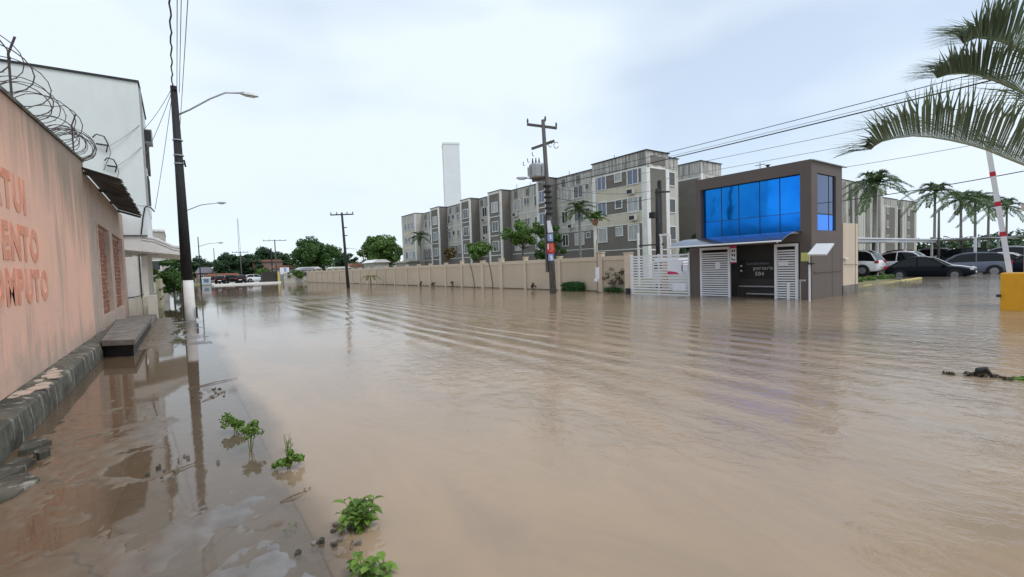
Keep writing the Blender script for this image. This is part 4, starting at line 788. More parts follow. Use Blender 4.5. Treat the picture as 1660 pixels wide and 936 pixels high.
# near bay, the best seen
a, b_ = bays['A']; YA = a
A('bay_core', 'apt', XF + .02, 36.0, YA + .02, b_, -.2, 9.72)
A('parapet', 'apt_par', XF - .02, 36.02, YA - .02, b_ + .02, 9.72, 11.05); A('roof_edge', 'roof_edge', XF - .12, 36.12, YA - .12, b_ + .1, 11.05, 11.13)
A('cornice', 'apt_white', XF - .05, XF - .02, YA, b_, 9.66, 9.78)
for z0, z1, m_ in ((8.40, 9.66, 'apt_dark'), (7.26, 8.40, 'apt_cream'), (6.02, 7.26, 'apt_dark'), (4.98, 6.02, 'apt_cream'), (-.2, 4.98, 'apt_dark')): A('facade_band', m_, XF, XF + .03, YA + .55, b_ - .42, z0, z1)
for z in (8.37, 7.24, 6.0, 4.95, 2.72): A('string_course', 'apt_white', XF - .03, XF, YA + .55, b_ - .42, z, z + .07)
A('pilaster', 'apt_white', XF - .06, XF + .03, b_ - .42, b_ + .02, -.2, 9.66); A('pilaster', 'apt_white', XF - .06, XF + .42, YA - .03, YA + .55, -.2, 9.66)
for i, z in enumerate(FL[1:]):
    window(ap, 'x', XF, 30.75, 31.75, z, z + 1.2, ('curtain', 'pane_blue', 'pane_blue')[i], .08, 1); window(ap, 'x', XF, 28.85, 29.55, z + .45, z + 1.15, ('curtain', 'pane', 'curtain')[i], .08, 0); window(ap, 'x', XF, 27.0, 28.1, z - .05, z + 1.2, ('curtain', 'curtain', 'pane_blue')[i], .09, 1)
ac = A('air_conditioner', 'apt_white', XF - .4, XF - .04, 27.3, 28.0, 7.55, 8.0); MB().box(XF - .41, XF - .40, 27.36, 27.94, 7.6, 7.95).build('grille', W['roof_edge'], ac)
ac = A('air_conditioner', 'apt_white', XF - .4, XF - .04, 27.1, 27.8, 5.25, 5.7); MB().box(XF - .41, XF - .40, 27.16, 27.74, 5.3, 5.65).build('grille', W['roof_edge'], ac)
A('end_panel', 'apt_dark', XF + .5, 35.5, YA - .01, YA + .03, -.2, 9.6); A('end_band', 'apt_white', XF + .4, 35.6, YA - .04, YA, 9.60, 9.78); A('end_parapet_panel', 'apt_dark', XF + .5, 35.5, YA - .045, YA - .02, 9.95, 10.7)
A('end_band', 'apt_white', XF + .42, 35.6, YA - .04, YA - .012, 2.55, 2.66); A('pilaster', 'apt_white', 35.55, 36.03, YA - .05, YA + .1, -.2, 9.72)
A('rear_wing', 'apt', 36.0, 37.9, 26.4, 32.4, -.2, 9.9); A('rear_parapet', 'apt_par', 36.0, 37.9, 26.38, 32.4, 9.9, 10.85); A('roof_edge', 'roof_edge', 36.12, 38.0, 26.3, 32.4, 10.85, 10.92)
for z in FL[1:]: window(ap, 'y', 26.4, 36.5, 37.3, z - .1, z + 1.05, 'pane', .07, 0)
MB().tube([(34.6, 25.95, -.2), (34.6, 25.95, 8.6)], .16, 8).build('soil_pipe', W['roof_edge'], ap)
for x, y, h in ((37, 40, 1.2), (36.5, 49.5, 1.2), (37, 33.2, 1.6), (36, 46, .9)): MB().tube([(x, y, 11), (x, y, 11 + h)], .03, 5).build('roof_aerial', W['black_trim'], ap)
A('water_tank_house', 'apt_par', 36.5, 38.5, 56, 58.5, 11.0, 11.7)

def small_block(label, x0, x1, y0, y1, h, seed):
    o = thing('apartment_block', label, 'apartment block', ((x0 + x1) / 2, y0, 0)); r_ = random.Random(seed)
    B = lambda n, m, *a: MB().box(*a).build(n, W[m], o)
    B('wall', 'apt', x0, x1, y0, y1, -.2, h - 1.2); B('parapet', 'apt_par', x0 - .02, x1 + .02, y0 - .02, y1, h - 1.2, h - .08); B('roof_edge', 'roof_edge', x0 - .1, x1 + .1, y0 - .1, y1, h - .08, h)
    w = x1 - x0
    B('end_panel', 'apt_dark', x0 + w * .3, x0 + w * .85, y0 - .03, y0, -.2, h - 1.6); B('side_panel', 'apt_dark', x0 - .03, x0, y0 + .3, y1 - .3, -.2, h - 1.5)
    for x in (x0 + .15, x1 - .15): B('pilaster', 'apt_white', x - .17, x + .17, y0 - .06, y0 + .02, -.2, h - 1.2)
    B('band', 'apt_white', x0 - .05, x0 + .02, y0, y1, h - 1.65, h - 1.5)
    for z in FL[1:]: window(o, 'y', y0 - .03, x0 + w * .35, x0 + w * .35 + min(.9, w * .2), z, z + 1.1, r_.choice(panes), .08, 1)
    return o
small_block('grey apartment block end showing between the nearest bay and the guardhouse', 41.5, 45.0, 26.4, 30, 11.15, 1)
b3 = [small_block('farther grey block, leftmost of those right of the guardhouse', 79, 87.5, 28.0, 36, 12.6, 2), small_block('farther grey block with pale ribs behind the bushy palm', 88.5, 97, 28.2, 36, 11.9, 3), small_block('farther grey block, second from the right in the group', 98.5, 107, 29, 37, 11.3, 4), small_block('rightmost farther grey block beyond the carport', 108, 116, 28.5, 36, 11.2, 6)]
for o, x0 in zip(b3, (79, 88.5, 98.5, 108)):
    if x0 > 95: continue
    for k in range(3): MB().box(x0 + .8 + k * 2.3, x0 + 1.7 + k * 2.3, 27.6 if x0 < 98 else 28.1, 29.5, -.2, 12.2 - .25 * (x0 > 90)).build('rib', W['apt_par'] if k % 2 else W['apt'], o)

tw_ = thing('water_tower', 'tall plain white water tower rising behind the apartments', 'tower', (49.1, 90, 0))
MB().box(-1.72, 1.72, -1.72, 1.72, -.2, 27.7).build('shaft', W['tower'], tw_, ofs=(0, 0, 0)); MB().box(-1.78, 1.78, -1.78, 1.78, 27.7, 28.1).build('rim', W['tower'], tw_, ofs=(0, 0, 0))
MB().box(-1.85, -1.72, -.6, -.2, 18.4, 19.4).build('ladder_box', W['tower'], tw_, ofs=(0, 0, 0)); tw_.rotation_euler = (0, 0, radians(-24))

# ------------------------------------------------------------------ guardhouse
gh = thing('guardhouse', 'dark taupe two-storey guardhouse with a large blue mirrored window', 'guardhouse', (18.6, 10, 0))
Gb = lambda n, m, *a, **k: MB().box(*a).build(n, W[m], gh, **k)
Gb('roof_band', 'guard', 18.6, 21.3, 7.5, 12.1, 4.60, 5.05); Gb('mid_band', 'guard', 18.6, 21.3, 7.5, 12.1, 2.12, 2.53)
Gb('pier', 'guard', 18.6, 18.95, 11.86, 12.1, 2.53, 4.6); Gb('pier', 'guard', 18.6, 19.1, 7.5, 7.88, 2.53, 4.6); Gb('pier', 'guard', 20.72, 21.3, 7.5, 7.85, 2.53, 4.6)
Gb('back_wall', 'guard', 21.05, 21.3, 7.85, 12.1, 2.53, 4.6); Gb('side_wall', 'guard', 18.95, 21.05, 11.9, 12.1, 2.53, 4.6)
Gb('column', 'guard', 18.6, 18.9, 11.90, 12.42, -.4, 2.12); Gb('corner_wall', 'guard', 18.6, 21.3, 7.5, 7.9, -.4, 2.12); Gb('recess_wall', 'guard_dark', 19.15, 19.3, 7.9, 12.1, -.4, 2.12); Gb('back_wall', 'guard', 19.3, 21.3, 7.9, 12.1, -.4, 2.12)
Gb('roof_flashing', 'steel', 18.58, 21.6, 7.42, 7.5, 5.0, 5.03)
cols = [7.89, 8.67, 9.43, 10.27, 11.02, 11.85]
for i in range(5):
    for z0, z1, m_ in ((2.54, 3.20, 'bluelow'), (3.215, 4.59, 'blueglass')):
        MB().box(18.80 + rw.uniform(-.003, .003), 18.82, cols[i] + .008, cols[i + 1] - .008, z0, z1).build('glass_pane', W[m_], gh)
for y in cols[1:-1]: Gb('mullion', 'black_trim', 18.785, 18.83, y - .011, y + .011, 2.53, 4.6)
Gb('transom', 'black_trim', 18.79, 18.83, 7.88, 11.86, 3.198, 3.217)
MB().box(19.12, 20.70, 7.56, 7.64, 3.15, 4.58).build('side_glass', W['sideglass'], gh); MB().box(19.12, 20.70, 7.56, 7.64, 2.54, 3.13).build('side_glass_lower', W['bluelow'], gh)
Gb('side_mullion', 'black_trim', 20.2, 20.23, 7.55, 7.64, 2.54, 4.58); Gb('side_transom', 'black_trim', 19.12, 20.7, 7.55, 7.64, 3.12, 3.16)
Gb('side_seam', 'guard_dark', 20.35, 20.37, 7.495, 7.51, -.4, 2.0); Gb('side_ledge', 'guard', 18.75, 21.25, 7.47, 7.5, .98, 1.02)
ca = MB(); nT, nU = 10, 16
def cpt(t_, u):
    y = 7.80 + (12.06 - 7.80) * u + t_ * (.15 + .42 * u); x = 18.58 - 1.28 * t_; z = 2.50 - .04 * t_ - .30 * t_ ** 2.0 + .05 * sin(pi * t_); return (x, y, z)
for i in range(nT):
    for j in range(nU):
        q = [cpt(i / nT, j / nU), cpt((i + 1) / nT, j / nU), cpt((i + 1) / nT, (j + 1) / nU), cpt(i / nT, (j + 1) / nU)]; ca.hexa([(a, b2, c - .02) for a, b2, c in q] + q)
ca.build('canopy', W['canopy'], gh, smooth=False)
MB().tube([cpt(1, j / nU) for j in range(nU + 1)], .03, 6).build('canopy_edge', W['alu'], gh)
for u in (.03, .97): MB().tube([cpt(k / 6, u)[:2] + (cpt(k / 6, u)[2] - .05,) for k in range(7)], .025, 5).build('canopy_rib', W['alu'], gh)
def slatdoor(y0, y1, z1, n, label):
    o = Gb('door_stile', 'alu', 18.50, 18.58, y0, y0 + .09, -.4, z1, bevel=.006); Gb('door_stile', 'alu', 18.50, 18.58, y1 - .09, y1, -.4, z1, bevel=.006); Gb('door_rail', 'alu', 18.50, 18.58, y0 + .09, y1 - .09, z1 - .10, z1 - .001)
    for k in range(n):
        z = -.05 + (z1 - .14) * k / n; Gb('slat', 'alu', 18.52, 18.56, y0 + .09, y1 - .09, z, z + (z1 / n) * .56)
slatdoor(10.52, 11.88, 2.10, 21, ''); slatdoor(7.93, 8.76, 2.08, 21, '')
MB().box(18.49, 18.52, 10.95, 11.15, 1.2, 1.5).build('lock_plate', W['alu'], gh); MB().box(18.47, 18.52, 8.25, 8.6, 1.3, 1.42).build('lock_plate', W['alu'], gh); MB().box(18.485, 18.52, 8.2, 8.3, -.3, .6).build('drop_bolt', W['alu'], gh)
nb_ = Gb('notice_board', 'board', 19.08, 19.148, 8.98, 10.42, .78, 1.50)
def text_row(txt, y0, z0, size, m_, parent, x, name='letter', bold=0.0):
    y = y0
    for ch in txt:
        if ch == ' ': y -= size * .35; continue
        o, w = glyph(ch, size, m_, parent, (x, y, z0), (0, -1, 0), (0, 0, 1), (-1, 0, 0), .004, name, bold); y -= w + size * .09
text_row('Condominio', 10.15, 1.32, .17, W['wire_grey'], nb_, 19.074)
text_row('portaria', 9.85, 1.12, .20, W['chalk'], nb_, 19.074, bold=.004); text_row('504', 9.78, .88, .22, W['chalk'], nb_, 19.074, bold=.004)
for y, z in ((8.95, 1.60), (8.95, 1.48), (10.38, 1.25), (10.38, 1.05)): MB().box(19.05, 19.15, y - .07, y, z, z + .06).build('intercom', W['alu'], gh)
for z, y0 in ((.42, 10.42), (.12, 10.1)): MB().box(18.98, 19.02, 9.0, y0, z, z + .05).build('handrail', W['steel'], gh)
for y in (10.3, 10.15): MB().tube([(18.75, y, -.4), (18.75, y, .45)], .022, 6).build('handrail_post', W['guard_dark'], gh)
an = thing('roof_aerial', 'small aerial and vent on the guardhouse roof', 'aerial', (19.2, 9.5, 5.05))
MB().tube([(19.2, 9.6, 5.05), (19.2, 9.6, 5.38)], .015, 5).build('mast', W['black_trim'], an); MB().bar((19.2, 9.4, 5.3), (19.2, 9.8, 5.3), .02, .02).build('crossbar', W['black_trim'], an); MB().tube([(19.2, 9.3, 5.05), (19.2, 9.3, 5.2), (19.2, 9.3, 5.24)], [.05, .05, .11], 8).build('vent', W['black_trim'], an)
hs = thing('hanging_sign', 'narrow white sign with red top and dark marks hanging by the left slatted door', 'sign', (18.42, 10.33, 1.4))
MB().box(18.42, 18.44, 10.20, 10.45, 1.42, 2.12).build('board', W['whitep'], hs); MB().box(18.412, 18.42, 10.20, 10.45, 2.02, 2.12).build('header', W['magenta'], hs); MB().box(18.412, 18.42, 10.20, 10.45, 1.42, 1.46).build('footer', W['magenta'], hs)
for k, (y, z, w, h) in enumerate(((10.36, 1.86, .06, .1), (10.27, 1.86, .05, .1), (10.36, 1.70, .07, .09), (10.27, 1.68, .05, .11), (10.37, 1.53, .05, .09), (10.28, 1.52, .07, .06))): MB().box(18.412, 18.42, y - w / 2, y + w / 2, z, z + h).build('mark', W['print_dark'], hs)
fl = thing('panel_light', 'tilted white panel on a thin white post with a yellow-green box, by the guardhouse', 'light post', (18.05, 7.35, 0))
MB().tube([(18.05, 7.35, -.4), (18.05, 7.35, 1.35)], .035, 8).build('post', W['alu'], fl); MB().tube([(18.05, 7.35, 1.35), (18.05, 7.35, 1.55), (17.95, 7.25, 1.75)], .02, 6).build('stem', W['alu'], fl)
MB().hexa([(17.75, 7.28, 1.62), (17.75, 6.70, 1.60), (18.15, 6.62, 1.96), (18.15, 7.16, 1.98), (17.72, 7.28, 1.66), (17.72, 6.70, 1.64), (18.12, 6.62, 2.0), (18.12, 7.16, 2.02)]).build('panel', W['alu'], fl); MB().box(17.95, 18.12, 7.37, 7.58, 1.42, 1.72).build('control_box', W['yellow_g'], fl); MB().box(18.0, 18.1, 7.2, 7.42, 1.30, 1.35).build('bracket', W['black_trim'], fl)
pk = thing('entry_post', 'thin grey access post standing in the water before the right slatted door', 'post', (18.2, 7.75, 0))
MB().tube([(18.2, 7.72, -.4), (18.2, 7.72, .72)], .025, 6).build('post', W['steel'], pk); MB().box(18.17, 18.23, 7.55, 7.74, .70, .76).build('reader', W['steel'], pk)
bp_ = thing('beige_pillar', 'tall flat beige pillar with grey foot at the right of the guardhouse', 'pillar', (22.1, 7.6, 0))
MB().box(21.34, 22.85, 7.48, 7.78, .38, 2.85).build('shaft', W['comp_l'], bp_); MB().box(21.33, 22.86, 7.47, 7.79, -.4, .38).build('foot', W['concrete'], bp_); MB().box(22.55, 22.57, 7.470, 7.482, -.3, 2.85).build('seam', W['print_dark'], bp_)
MB().tube([(21.35, 7.45, 1.22), (22.0, 7.44, 1.20), (22.84, 7.45, 1.17)], .008, 5).build('cable', W['wire'], bp_); MB().box(21.3, 21.65, 7.40, 7.48, 1.42, 1.47).build('hinge', W['alu'], bp_)

# white sliding gate
gt = thing('slatted_gate', 'white horizontal slatted vehicle gate between beige wall and guardhouse', 'gate', (18.6, 14.1, 0))
Gt = lambda n, m, *a, **k: MB().box(*a).build(n, W[m], gt, **k)
for y in (12.47, 14.1, 15.75): Gt('stile', 'alu', 18.57, 18.65, y - .04, y + .04, -.4, 1.93)
for k in range(15): z = -.02 + k * .131; Gt('slat', 'alu', 18.545, 18.572, 12.43, 15.79, z, z + .078)
Gt('banner', 'whitep', 18.52, 18.54, 12.75, 13.55, .98, 1.62)
MB().prism([(13.55, .98)] + [(13.55 - .62 * k / 8, .98 + .14 * math.sqrt(max(0, 1 - (k / 8) ** 2))) for k in range(9)], 'x', 18.512, 18.52).build('banner_arc', W['magenta'], gt)
Gt('small_notice', 'whitep', 18.52, 18.54, 12.5, 12.8, 1.1, 1.4); Gt('lower_notice', 'whitep', 18.525, 18.545, 12.6, 13.3, .22, .55)
Gt('gate_post', 'comp_l', 18.6, 18.9, 15.85, 16.2, -.4, 2.0); Gt('gate_motor', 'black_trim', 18.4, 18.6, 15.8, 16.0, -.2, .28)
tag(MB().box(18.95, 19.05, 13.9, 14.2, -.4, 1.55).build('orange_post', pm('peach_paint', (.75, .48, .30), None, 3, .8)), 'peach coloured post seen through the white slatted gate', 'post')
vn = thing('white_van', 'white van parked behind the slatted gate', 'van', (21.5, 15, 0))
MB().prism([(13.9, .1), (16.2, .1), (16.2, 1.55), (16.0, 1.7), (14.6, 1.7), (14.1, 1.1), (13.9, .95)], 'x', 20.8, 22.3).build('body', W['car_white'], vn, bevel=.05); MB().prism([(14.25, 1.1), (16.05, 1.1), (16.05, 1.52), (14.65, 1.56)], 'x', 20.785, 20.8).build('window', W['carglass'], vn)
for y in (14.4, 15.7): MB().tube([(20.78, y, .15), (20.98, y, .15)], .3, 14).build('wheel', W['rubber'], vn)
sg = thing('sign_stand', 'white sign board on a thin post with a wire stay before the beige wall', 'sign', (18.5, 18.0, 0))
MB().tube([(18.5, 18.0, -.4), (18.5, 18.0, 2.9)], .02, 6).build('post', W['black_trim'], sg); MB().box(18.47, 18.49, 17.86, 18.12, .78, 1.38).build('board', W['whitep'], sg); MB().box(18.46, 18.49, 17.95, 18.22, .62, .78).build('lower_board', W['whitep'], sg); MB().box(18.42, 18.58, 17.85, 18.15, -.06, .02).build('foot', W['black_trim'], sg)
wt = thing('yard_pipes', 'white pipe frame standing behind the gate beside the nearest bay', 'pipe frame', (23.5, 18, 0))
for y, h in ((19.3, 3.4), (17.6, 3.2), (17.0, 3.1)): MB().tube([(23.5, y, -.2), (23.5, y, h)], .07, 8).build('upright', W['apt_white'], wt)
MB().bar((23.5, 17.0, 3.15), (23.5, 17.7, 3.15), .1, .1).build('head', W['apt_white'], wt); MB().bar((23.5, 17.4, 2.6), (23.5, 19.4, 2.6), .06, .08).build('rail', W['black_trim'], wt)

# ------------------------------------------------------------------ right: barrier and wall end
br = thing('barrier_gate', 'yellow barrier cabinet with raised red and white boom at the right edge', 'barrier', (17.55, 2.5, 0))
MB().box(17.5, 17.9, 2.12, 2.58, -.4, .98).build('cabinet', W['yellow'], br, bevel=.03)
MB().tube([(17.49, 2.40, .74), (17.5, 2.40, .74)], .11, 16).build('boss', W['yellow'], br); MB().box(17.42, 17.5, 2.56, 2.64, .35, .42).build('lock', W['black_trim'], br)
b0, b1 = Vector((17.66, 2.42, .9)), Vector((17.60, 2.86, 4.35)); MB().bar(b0, b1, .05, .11).build('boom', W['alu'], br)
for q in (.30, .53, .76): MB().bar(b0.lerp(b1, q), b0.lerp(b1, q + .035), .056, .118).build('red_band', W['red'], br)
pw = thing('gate_pier', 'beige rendered wall end with cap at the right edge behind the yellow cabinet', 'wall', (19.2, 2.0, 0))
MB().box(18.6, 20.0, .5, 2.30, -.4, 2.62).build('pier', W['comp_l'], pw); MB().box(18.55, 20.05, .45, 2.36, 2.62, 2.76).build('cap', W['comp_l'], pw)

# ------------------------------------------------------------------ cars
def car(label, x, y, rz_, paint, L_=4.2, wd=.86, hgt_=1.45, kind='sedan', z0=-.20, group='cars parked in the flooded lot'):
    o = thing('parked_car', label, 'car', (x, y, z0), group, rz_)
    if kind == 'sedan': S = [(0, .35, .62, .80), (.02, .30, .80, .93), (.13, .24, .88, .98), (.30, .20, .91, 1.0), (.55, .20, .90, 1.0), (.70, .20, .88, 1.0), (.85, .22, .80, .98), (.95, .26, .70, .92), (1, .34, .60, .78)]; gh_ = [(.06, .92, 0), (.20, 1, 1), (.50, 1, 1), (.72, .9, 0)]
    elif kind == 'hatch': S = [(0, .35, .75, .82), (.02, .28, .92, .95), (.15, .22, .95, 1.0), (.5, .20, .93, 1.0), (.72, .20, .90, 1.0), (.88, .22, .82, .97), (.96, .26, .70, .90), (1, .34, .60, .78)]; gh_ = [(.02, .95, 0), (.10, 1, 1), (.52, 1, 1), (.74, .9, 0)]
    else: S = [(0, .40, .85, .86), (.02, .32, 1.02, .97), (.2, .28, 1.05, 1.0), (.6, .26, 1.02, 1.0), (.76, .26, 1.0, 1.0), (.9, .30, .92, .97), (.97, .32, .80, .92), (1, .40, .70, .8)]; gh_ = [(.015, .97, 0), (.07, 1, 1), (.56, 1, 1), (.75, .92, 0)]
    mb = MB(); rows = []
    for (f, zb, zt, wf) in S:
        w = wd * wf; X_ = -L_ / 2 + f * L_; zm = zb + (zt - zb) * .45
        rows.append([(X_, -w * .90, zb), (X_, -w * .985, zb + .10), (X_, -w, zm), (X_, -w * .96, zt - .04), (X_, -w * .84, zt), (X_, 0, zt + .035), (X_, w * .84, zt), (X_, w * .96, zt - .04), (X_, w, zm), (X_, w * .985, zb + .10), (X_, w * .90, zb)])
    n = 11
    for r in rows: mb.v += r
    for k in range(len(rows) - 1):
        for j in range(n): mb.f.append((k * n + j, k * n + (j + 1) % n, (k + 1) * n + (j + 1) % n, (k + 1) * n + j))
    mb.f += [tuple(reversed(range(n))), tuple((len(rows) - 1) * n + j for j in range(n))]
    mb.build('body', W[paint], o, smooth=True, ofs=(0, 0, 0))
    belt = .86 if kind == 'sedan' else (.90 if kind == 'hatch' else 1.0); X4 = [-L_ / 2 + f * L_ for f, _, _ in gh_]; tw2 = wd * .70; bw = wd * .93; th = hgt_
    def ring(xb, z_, w): return [(xb, -w, z_), (xb, w, z_)]
    B0, B1, T0, T1 = (X4[0], belt), (X4[3], belt), (X4[1], th - .05), (X4[2], th - .05)
    # arched roof line: heights between the foot of the rear glass and the foot of the windscreen
    prof_ = {'sedan': (0, .34, .68, .88, .98, 1.0, .97, .86, .62, .30, 0), 'hatch': (0, .55, .86, .95, 1.0, 1.0, .97, .88, .66, .34, 0), 'suv': (0, .70, .93, .98, 1.0, 1.0, .98, .93, .72, .36, 0)}[kind]
    gl, rf = MB(), MB(); ns = len(prof_); st_ = []
    for k, q in enumerate(prof_):
        xx = B0[0] + (B1[0] - B0[0]) * k / (ns - 1); zz = belt - .01 + (th - belt) * q; wt = bw + (tw2 - bw) * q; st_.append((xx, zz, wt)); gl.v += [(xx, -bw, belt - .02), (xx, -wt, zz), (xx, 0, zz + .03 * q), (xx, wt, zz), (xx, bw, belt - .02)]
    for k in range(ns - 1):
        for j in range(4): gl.f.append((k * 5 + j, k * 5 + j + 1, k * 5 + j + 6, k * 5 + j + 5))
    gl.build('glasshouse', W['carglass'], o, ofs=(0, 0, 0))
    rs_ = [s for s, q in zip(st_, prof_) if q > .84]
    for xx, zz, wt in rs_: rf.v += [(xx, -wt - .022, zz - .055), (xx, -wt + .02, zz + .014), (xx, 0, zz + .045), (xx, wt - .02, zz + .014), (xx, wt + .022, zz - .055)]
    for k in range(len(rs_) - 1):
        for j in range(4): rf.f.append((k * 5 + j, k * 5 + j + 1, k * 5 + j + 6, k * 5 + j + 5))
    rf.build('roof', W[paint], o, ofs=(0, 0, 0), smooth=True)
    for sg in (-1, 1):
        for i0, i1 in ((0, 3), (10, 7), (5, 5)):
            ids = list(range(i0, i1 + 1)) if i1 >= i0 else list(range(i0, i1 - 1, -1))
            pts_ = [(st_[i][0], sg * (st_[i][2] + .006), st_[i][1]) for i in ids] if i0 != i1 else [(st_[5][0], sg * (bw + .006), belt), (st_[5][0] - .03, sg * (tw2 + .01), st_[5][1] - .03)]
            MB().tube(pts_, .038, 6).build('pillar', W[paint], o, ofs=(0, 0, 0))
        for f in (.19, .80):
            X_ = -L_ / 2 + f * L_; R_ = .32 if kind != 'suv' else .37
            MB().tube([(X_, sg * (wd - .30), R_), (X_, sg * (wd + .004), R_)], R_ + .05, 18).build('wheel_arch', W['rubber'], o, ofs=(0, 0, 0))
            wh = MB().tube([(X_, sg * (wd - .20), R_), (X_, sg * (wd - .02), R_), (X_, sg * (wd + .018), R_)], [R_, R_, R_ * .9], 18).build('wheel', W['rubber'], o, ofs=(0, 0, 0))
            rm = MB().tube([(X_, sg * (wd + .012), R_), (X_, sg * (wd + .028), R_)], [R_ * .62, R_ * .56], 14)
            for q in range(5): a = q * 1.2566; rm.bar((X_, sg * (wd + .03), R_), (X_ + R_ * .6 * cos(a), sg * (wd + .03), R_ + R_ * .6 * sin(a)), .03, .05)
            rm.build('rim', W['rim'], wh, ofs=(0, 0, 0))
        MB().box(L_ / 2 - .22, L_ / 2 - .05, min(sg * wd * .55, sg * wd * .88), max(sg * wd * .55, sg * wd * .88), .60 + .12 * (kind == 'suv'), .74 + .14 * (kind == 'suv')).build('headlight', W['headl'], o, ofs=(0, 0, 0), bevel=.03)
        MB().box(-L_ / 2 - .01, -L_ / 2 + .14, min(sg * wd * .62, sg * wd * .97), max(sg * wd * .62, sg * wd * .97), .72 + .12 * (kind == 'suv'), .90 + .14 * (kind == 'suv')).build('tail_light', W['taill'], o, ofs=(0, 0, 0), bevel=.02)
        MB().box(B1[0] - .25, B1[0] - .12, min(sg * bw, sg * (bw + .2)), max(sg * bw, sg * (bw + .2)), belt, belt + .13).build('mirror', W[paint], o, ofs=(0, 0, 0), bevel=.03)
    MB().box(L_ / 2 - .06, L_ / 2 + .01, -.28, .28, .42, .54).build('number_plate', W['alu'], o, ofs=(0, 0, 0)); MB().box(-L_ / 2 - .02, -L_ / 2 + .05, -.28, .28, .55, .67).build('number_plate', W['alu'], o, ofs=(0, 0, 0))
    return o
R90 = radians(90)
car('near-black saloon, nearest car in the flooded lot, nose to the right', 40.0, 9.15, -R90 + .08, 'car_navy', 4.4, .87, 1.48)
car('white saloon half hidden behind the near-black saloon, nose to the right', 42.3, 9.6, -R90 + .1, 'car_white', 4.4, .86, 1.46)
car('slate-blue estate car with red tail lights at the right, nose to the left', 44.6, 8.35, R90 + .25, 'car_blue', 4.5, .9, 1.62, 'suv')
car('dark blue car just right of the slate-blue estate, mostly behind the boom', 46.0, 5.4, R90 + .2, 'car_navy', 4.3, .88, 1.5, 'hatch')
car('white car behind the slate-blue estate, roof showing', 49.5, 8.0, R90, 'car_white', 4.3, .88, 1.55, 'hatch')
car('white car at the far right beside the boom foot', 50.5, 4.6, R90, 'car_white', 4.3, .88, 1.62, 'hatch')
car('white van-like car behind the beige pillar under the carport', 39.0, 13.6, R90, 'car_white', 4.4, .9, 1.75, 'suv', .1)
car('white car under the carport, second from the beige pillar', 43.0, 12.0, R90, 'car_white', 4.2, .87, 1.6, 'hatch', .1)
car('red car under the carport behind the near-black saloon', 52.5, 14.6, R90, 'car_red', 4.2, .87, 1.6, 'hatch', .25)
car('black car in the rear row above the white saloon roof', 53.0, 10.3, R90, 'car_black', 4.4, .9, 1.7, 'suv', .1)
car('silver car in the rear row, right of the white carport post', 54.0, 8.0, R90, 'car_silver', 4.4, .9, 1.6, 'hatch', .2)
car('white car in the rear row left of the white carport post', 55.0, 12.8, R90, 'car_white', 4.4, .9, 1.7, 'suv', .2)
car('silver car deep in the rear row at the far right', 58, 6.3, R90, 'car_silver', 4.4, .9, 1.6, 'hatch', .2)
cp = thing('carport', 'long pale carport roof on posts over the parked cars', 'carport', (44, 13, 0))
MB().box(30, 54, 11.9, 12.05, 2.38, 2.58).build('front_beam', W['alu'], cp); MB().box(29.5, 56, 11.7, 17, 2.60, 2.68).build('roof_sheet', W['alu'], cp); MB().box(54, 66, 8.5, 13, 2.55, 2.64).build('roof_sheet', W['steel'], cp); MB().box(66, 84, 4, 11, 2.75, 2.84).build('roof_sheet', W['steel'], cp)
for x in (30.5, 34.5, 40, 46, 53): MB().box(x - .07, x + .07, 11.9, 12.04, -.3, 2.38).build('post', W['alu'], cp)
for x, y in ((47.5, 8.3), (54.5, 9.3), (60, 9), (66.5, 8), (75, 7)): MB().box(x - .07, x + .07, y - .07, y + .07, -.3, 2.55).build('post', W['alu'], cp)
tpole('utility_pole', 'slim pole rising by the carport left of the palm row', 52, 11.3, 5.0, .12, 0, 0, None, 'pole_grey')
kb = thing('planting_kerb', 'worn yellow kerb edging the planted island in the car park', 'kerb', (31, 9, 0))
for k in range(12): MB().box(24.3 + k * 1.05, 25.33 + k * 1.05, 8.72 + .02 * (k % 3), 8.95, -.4, .05 + .01 * (k % 2)).build('kerb_stone', W['yellow_k'], kb, bevel=.02)
rg = np.random.default_rng(21); Vv, Ff = leaf_arrays(rg, [(25.5 + .55 * k, 9.5 + .3 * rg.random(), .22) for k in range(17)], [.2] * 17, 60, .07)
tag(np_mesh('ground_cover', Vv, Ff, W['leaf_lime']), 'yellow-green ground cover behind the yellow kerb', 'plants', None, 'stuff')
mc_ = thing('utility_machine', 'small black machine with a yellow cover behind the kerb', 'machine', (27.2, 9.6, 0))
MB().box(26.8, 27.6, 9.3, 9.9, .05, .85).build('body', W['car_black'], mc_, bevel=.05); MB().box(26.85, 27.4, 9.32, 9.8, .87, 1.2).build('cover', W['yellow'], mc_, bevel=.05)
for y in (9.3, 9.9): MB().tube([(27.0, y - .04, .25), (27.0, y + .04, .25)], .22, 12).build('wheel', W['rubber'], mc_)

# ------------------------------------------------------------------ far end of the street
sl = tag(struct(MB().box(5.2, 16.0, 98.5, 112, -.5, .26).build('raised_forecourt', W['white'])), 'white edged raised forecourt at the far end of the water', None)
G2 = 'vehicles parked at the far end of the street'
for i, (x, y, r, p, k, l) in enumerate(((8.4, 103, .1, 'car_black', 'suv', 'black car at the far forecourt, leftmost'), (10.6, 105, .0, 'car_navy', 'hatch', 'dark car at the far forecourt, second from the left'), (9.6, 100.6, 1.4, 'car_black', 'sedan', 'low dark car in front on the far forecourt'), (12.3, 103.4, .2, 'car_white', 'suv', 'white pickup-like car beside the dark container'), (6.6, 101.0, 1.3, 'car_black', 'hatch', 'dark car at the left edge of the far forecourt'))): car(l, x, y, r, p, 4.0, .85, 1.5, k, .26, G2)
ct = thing('dark_container', 'dark brown panelled container at the far water edge', 'container', (14.4, 98.9, 0))
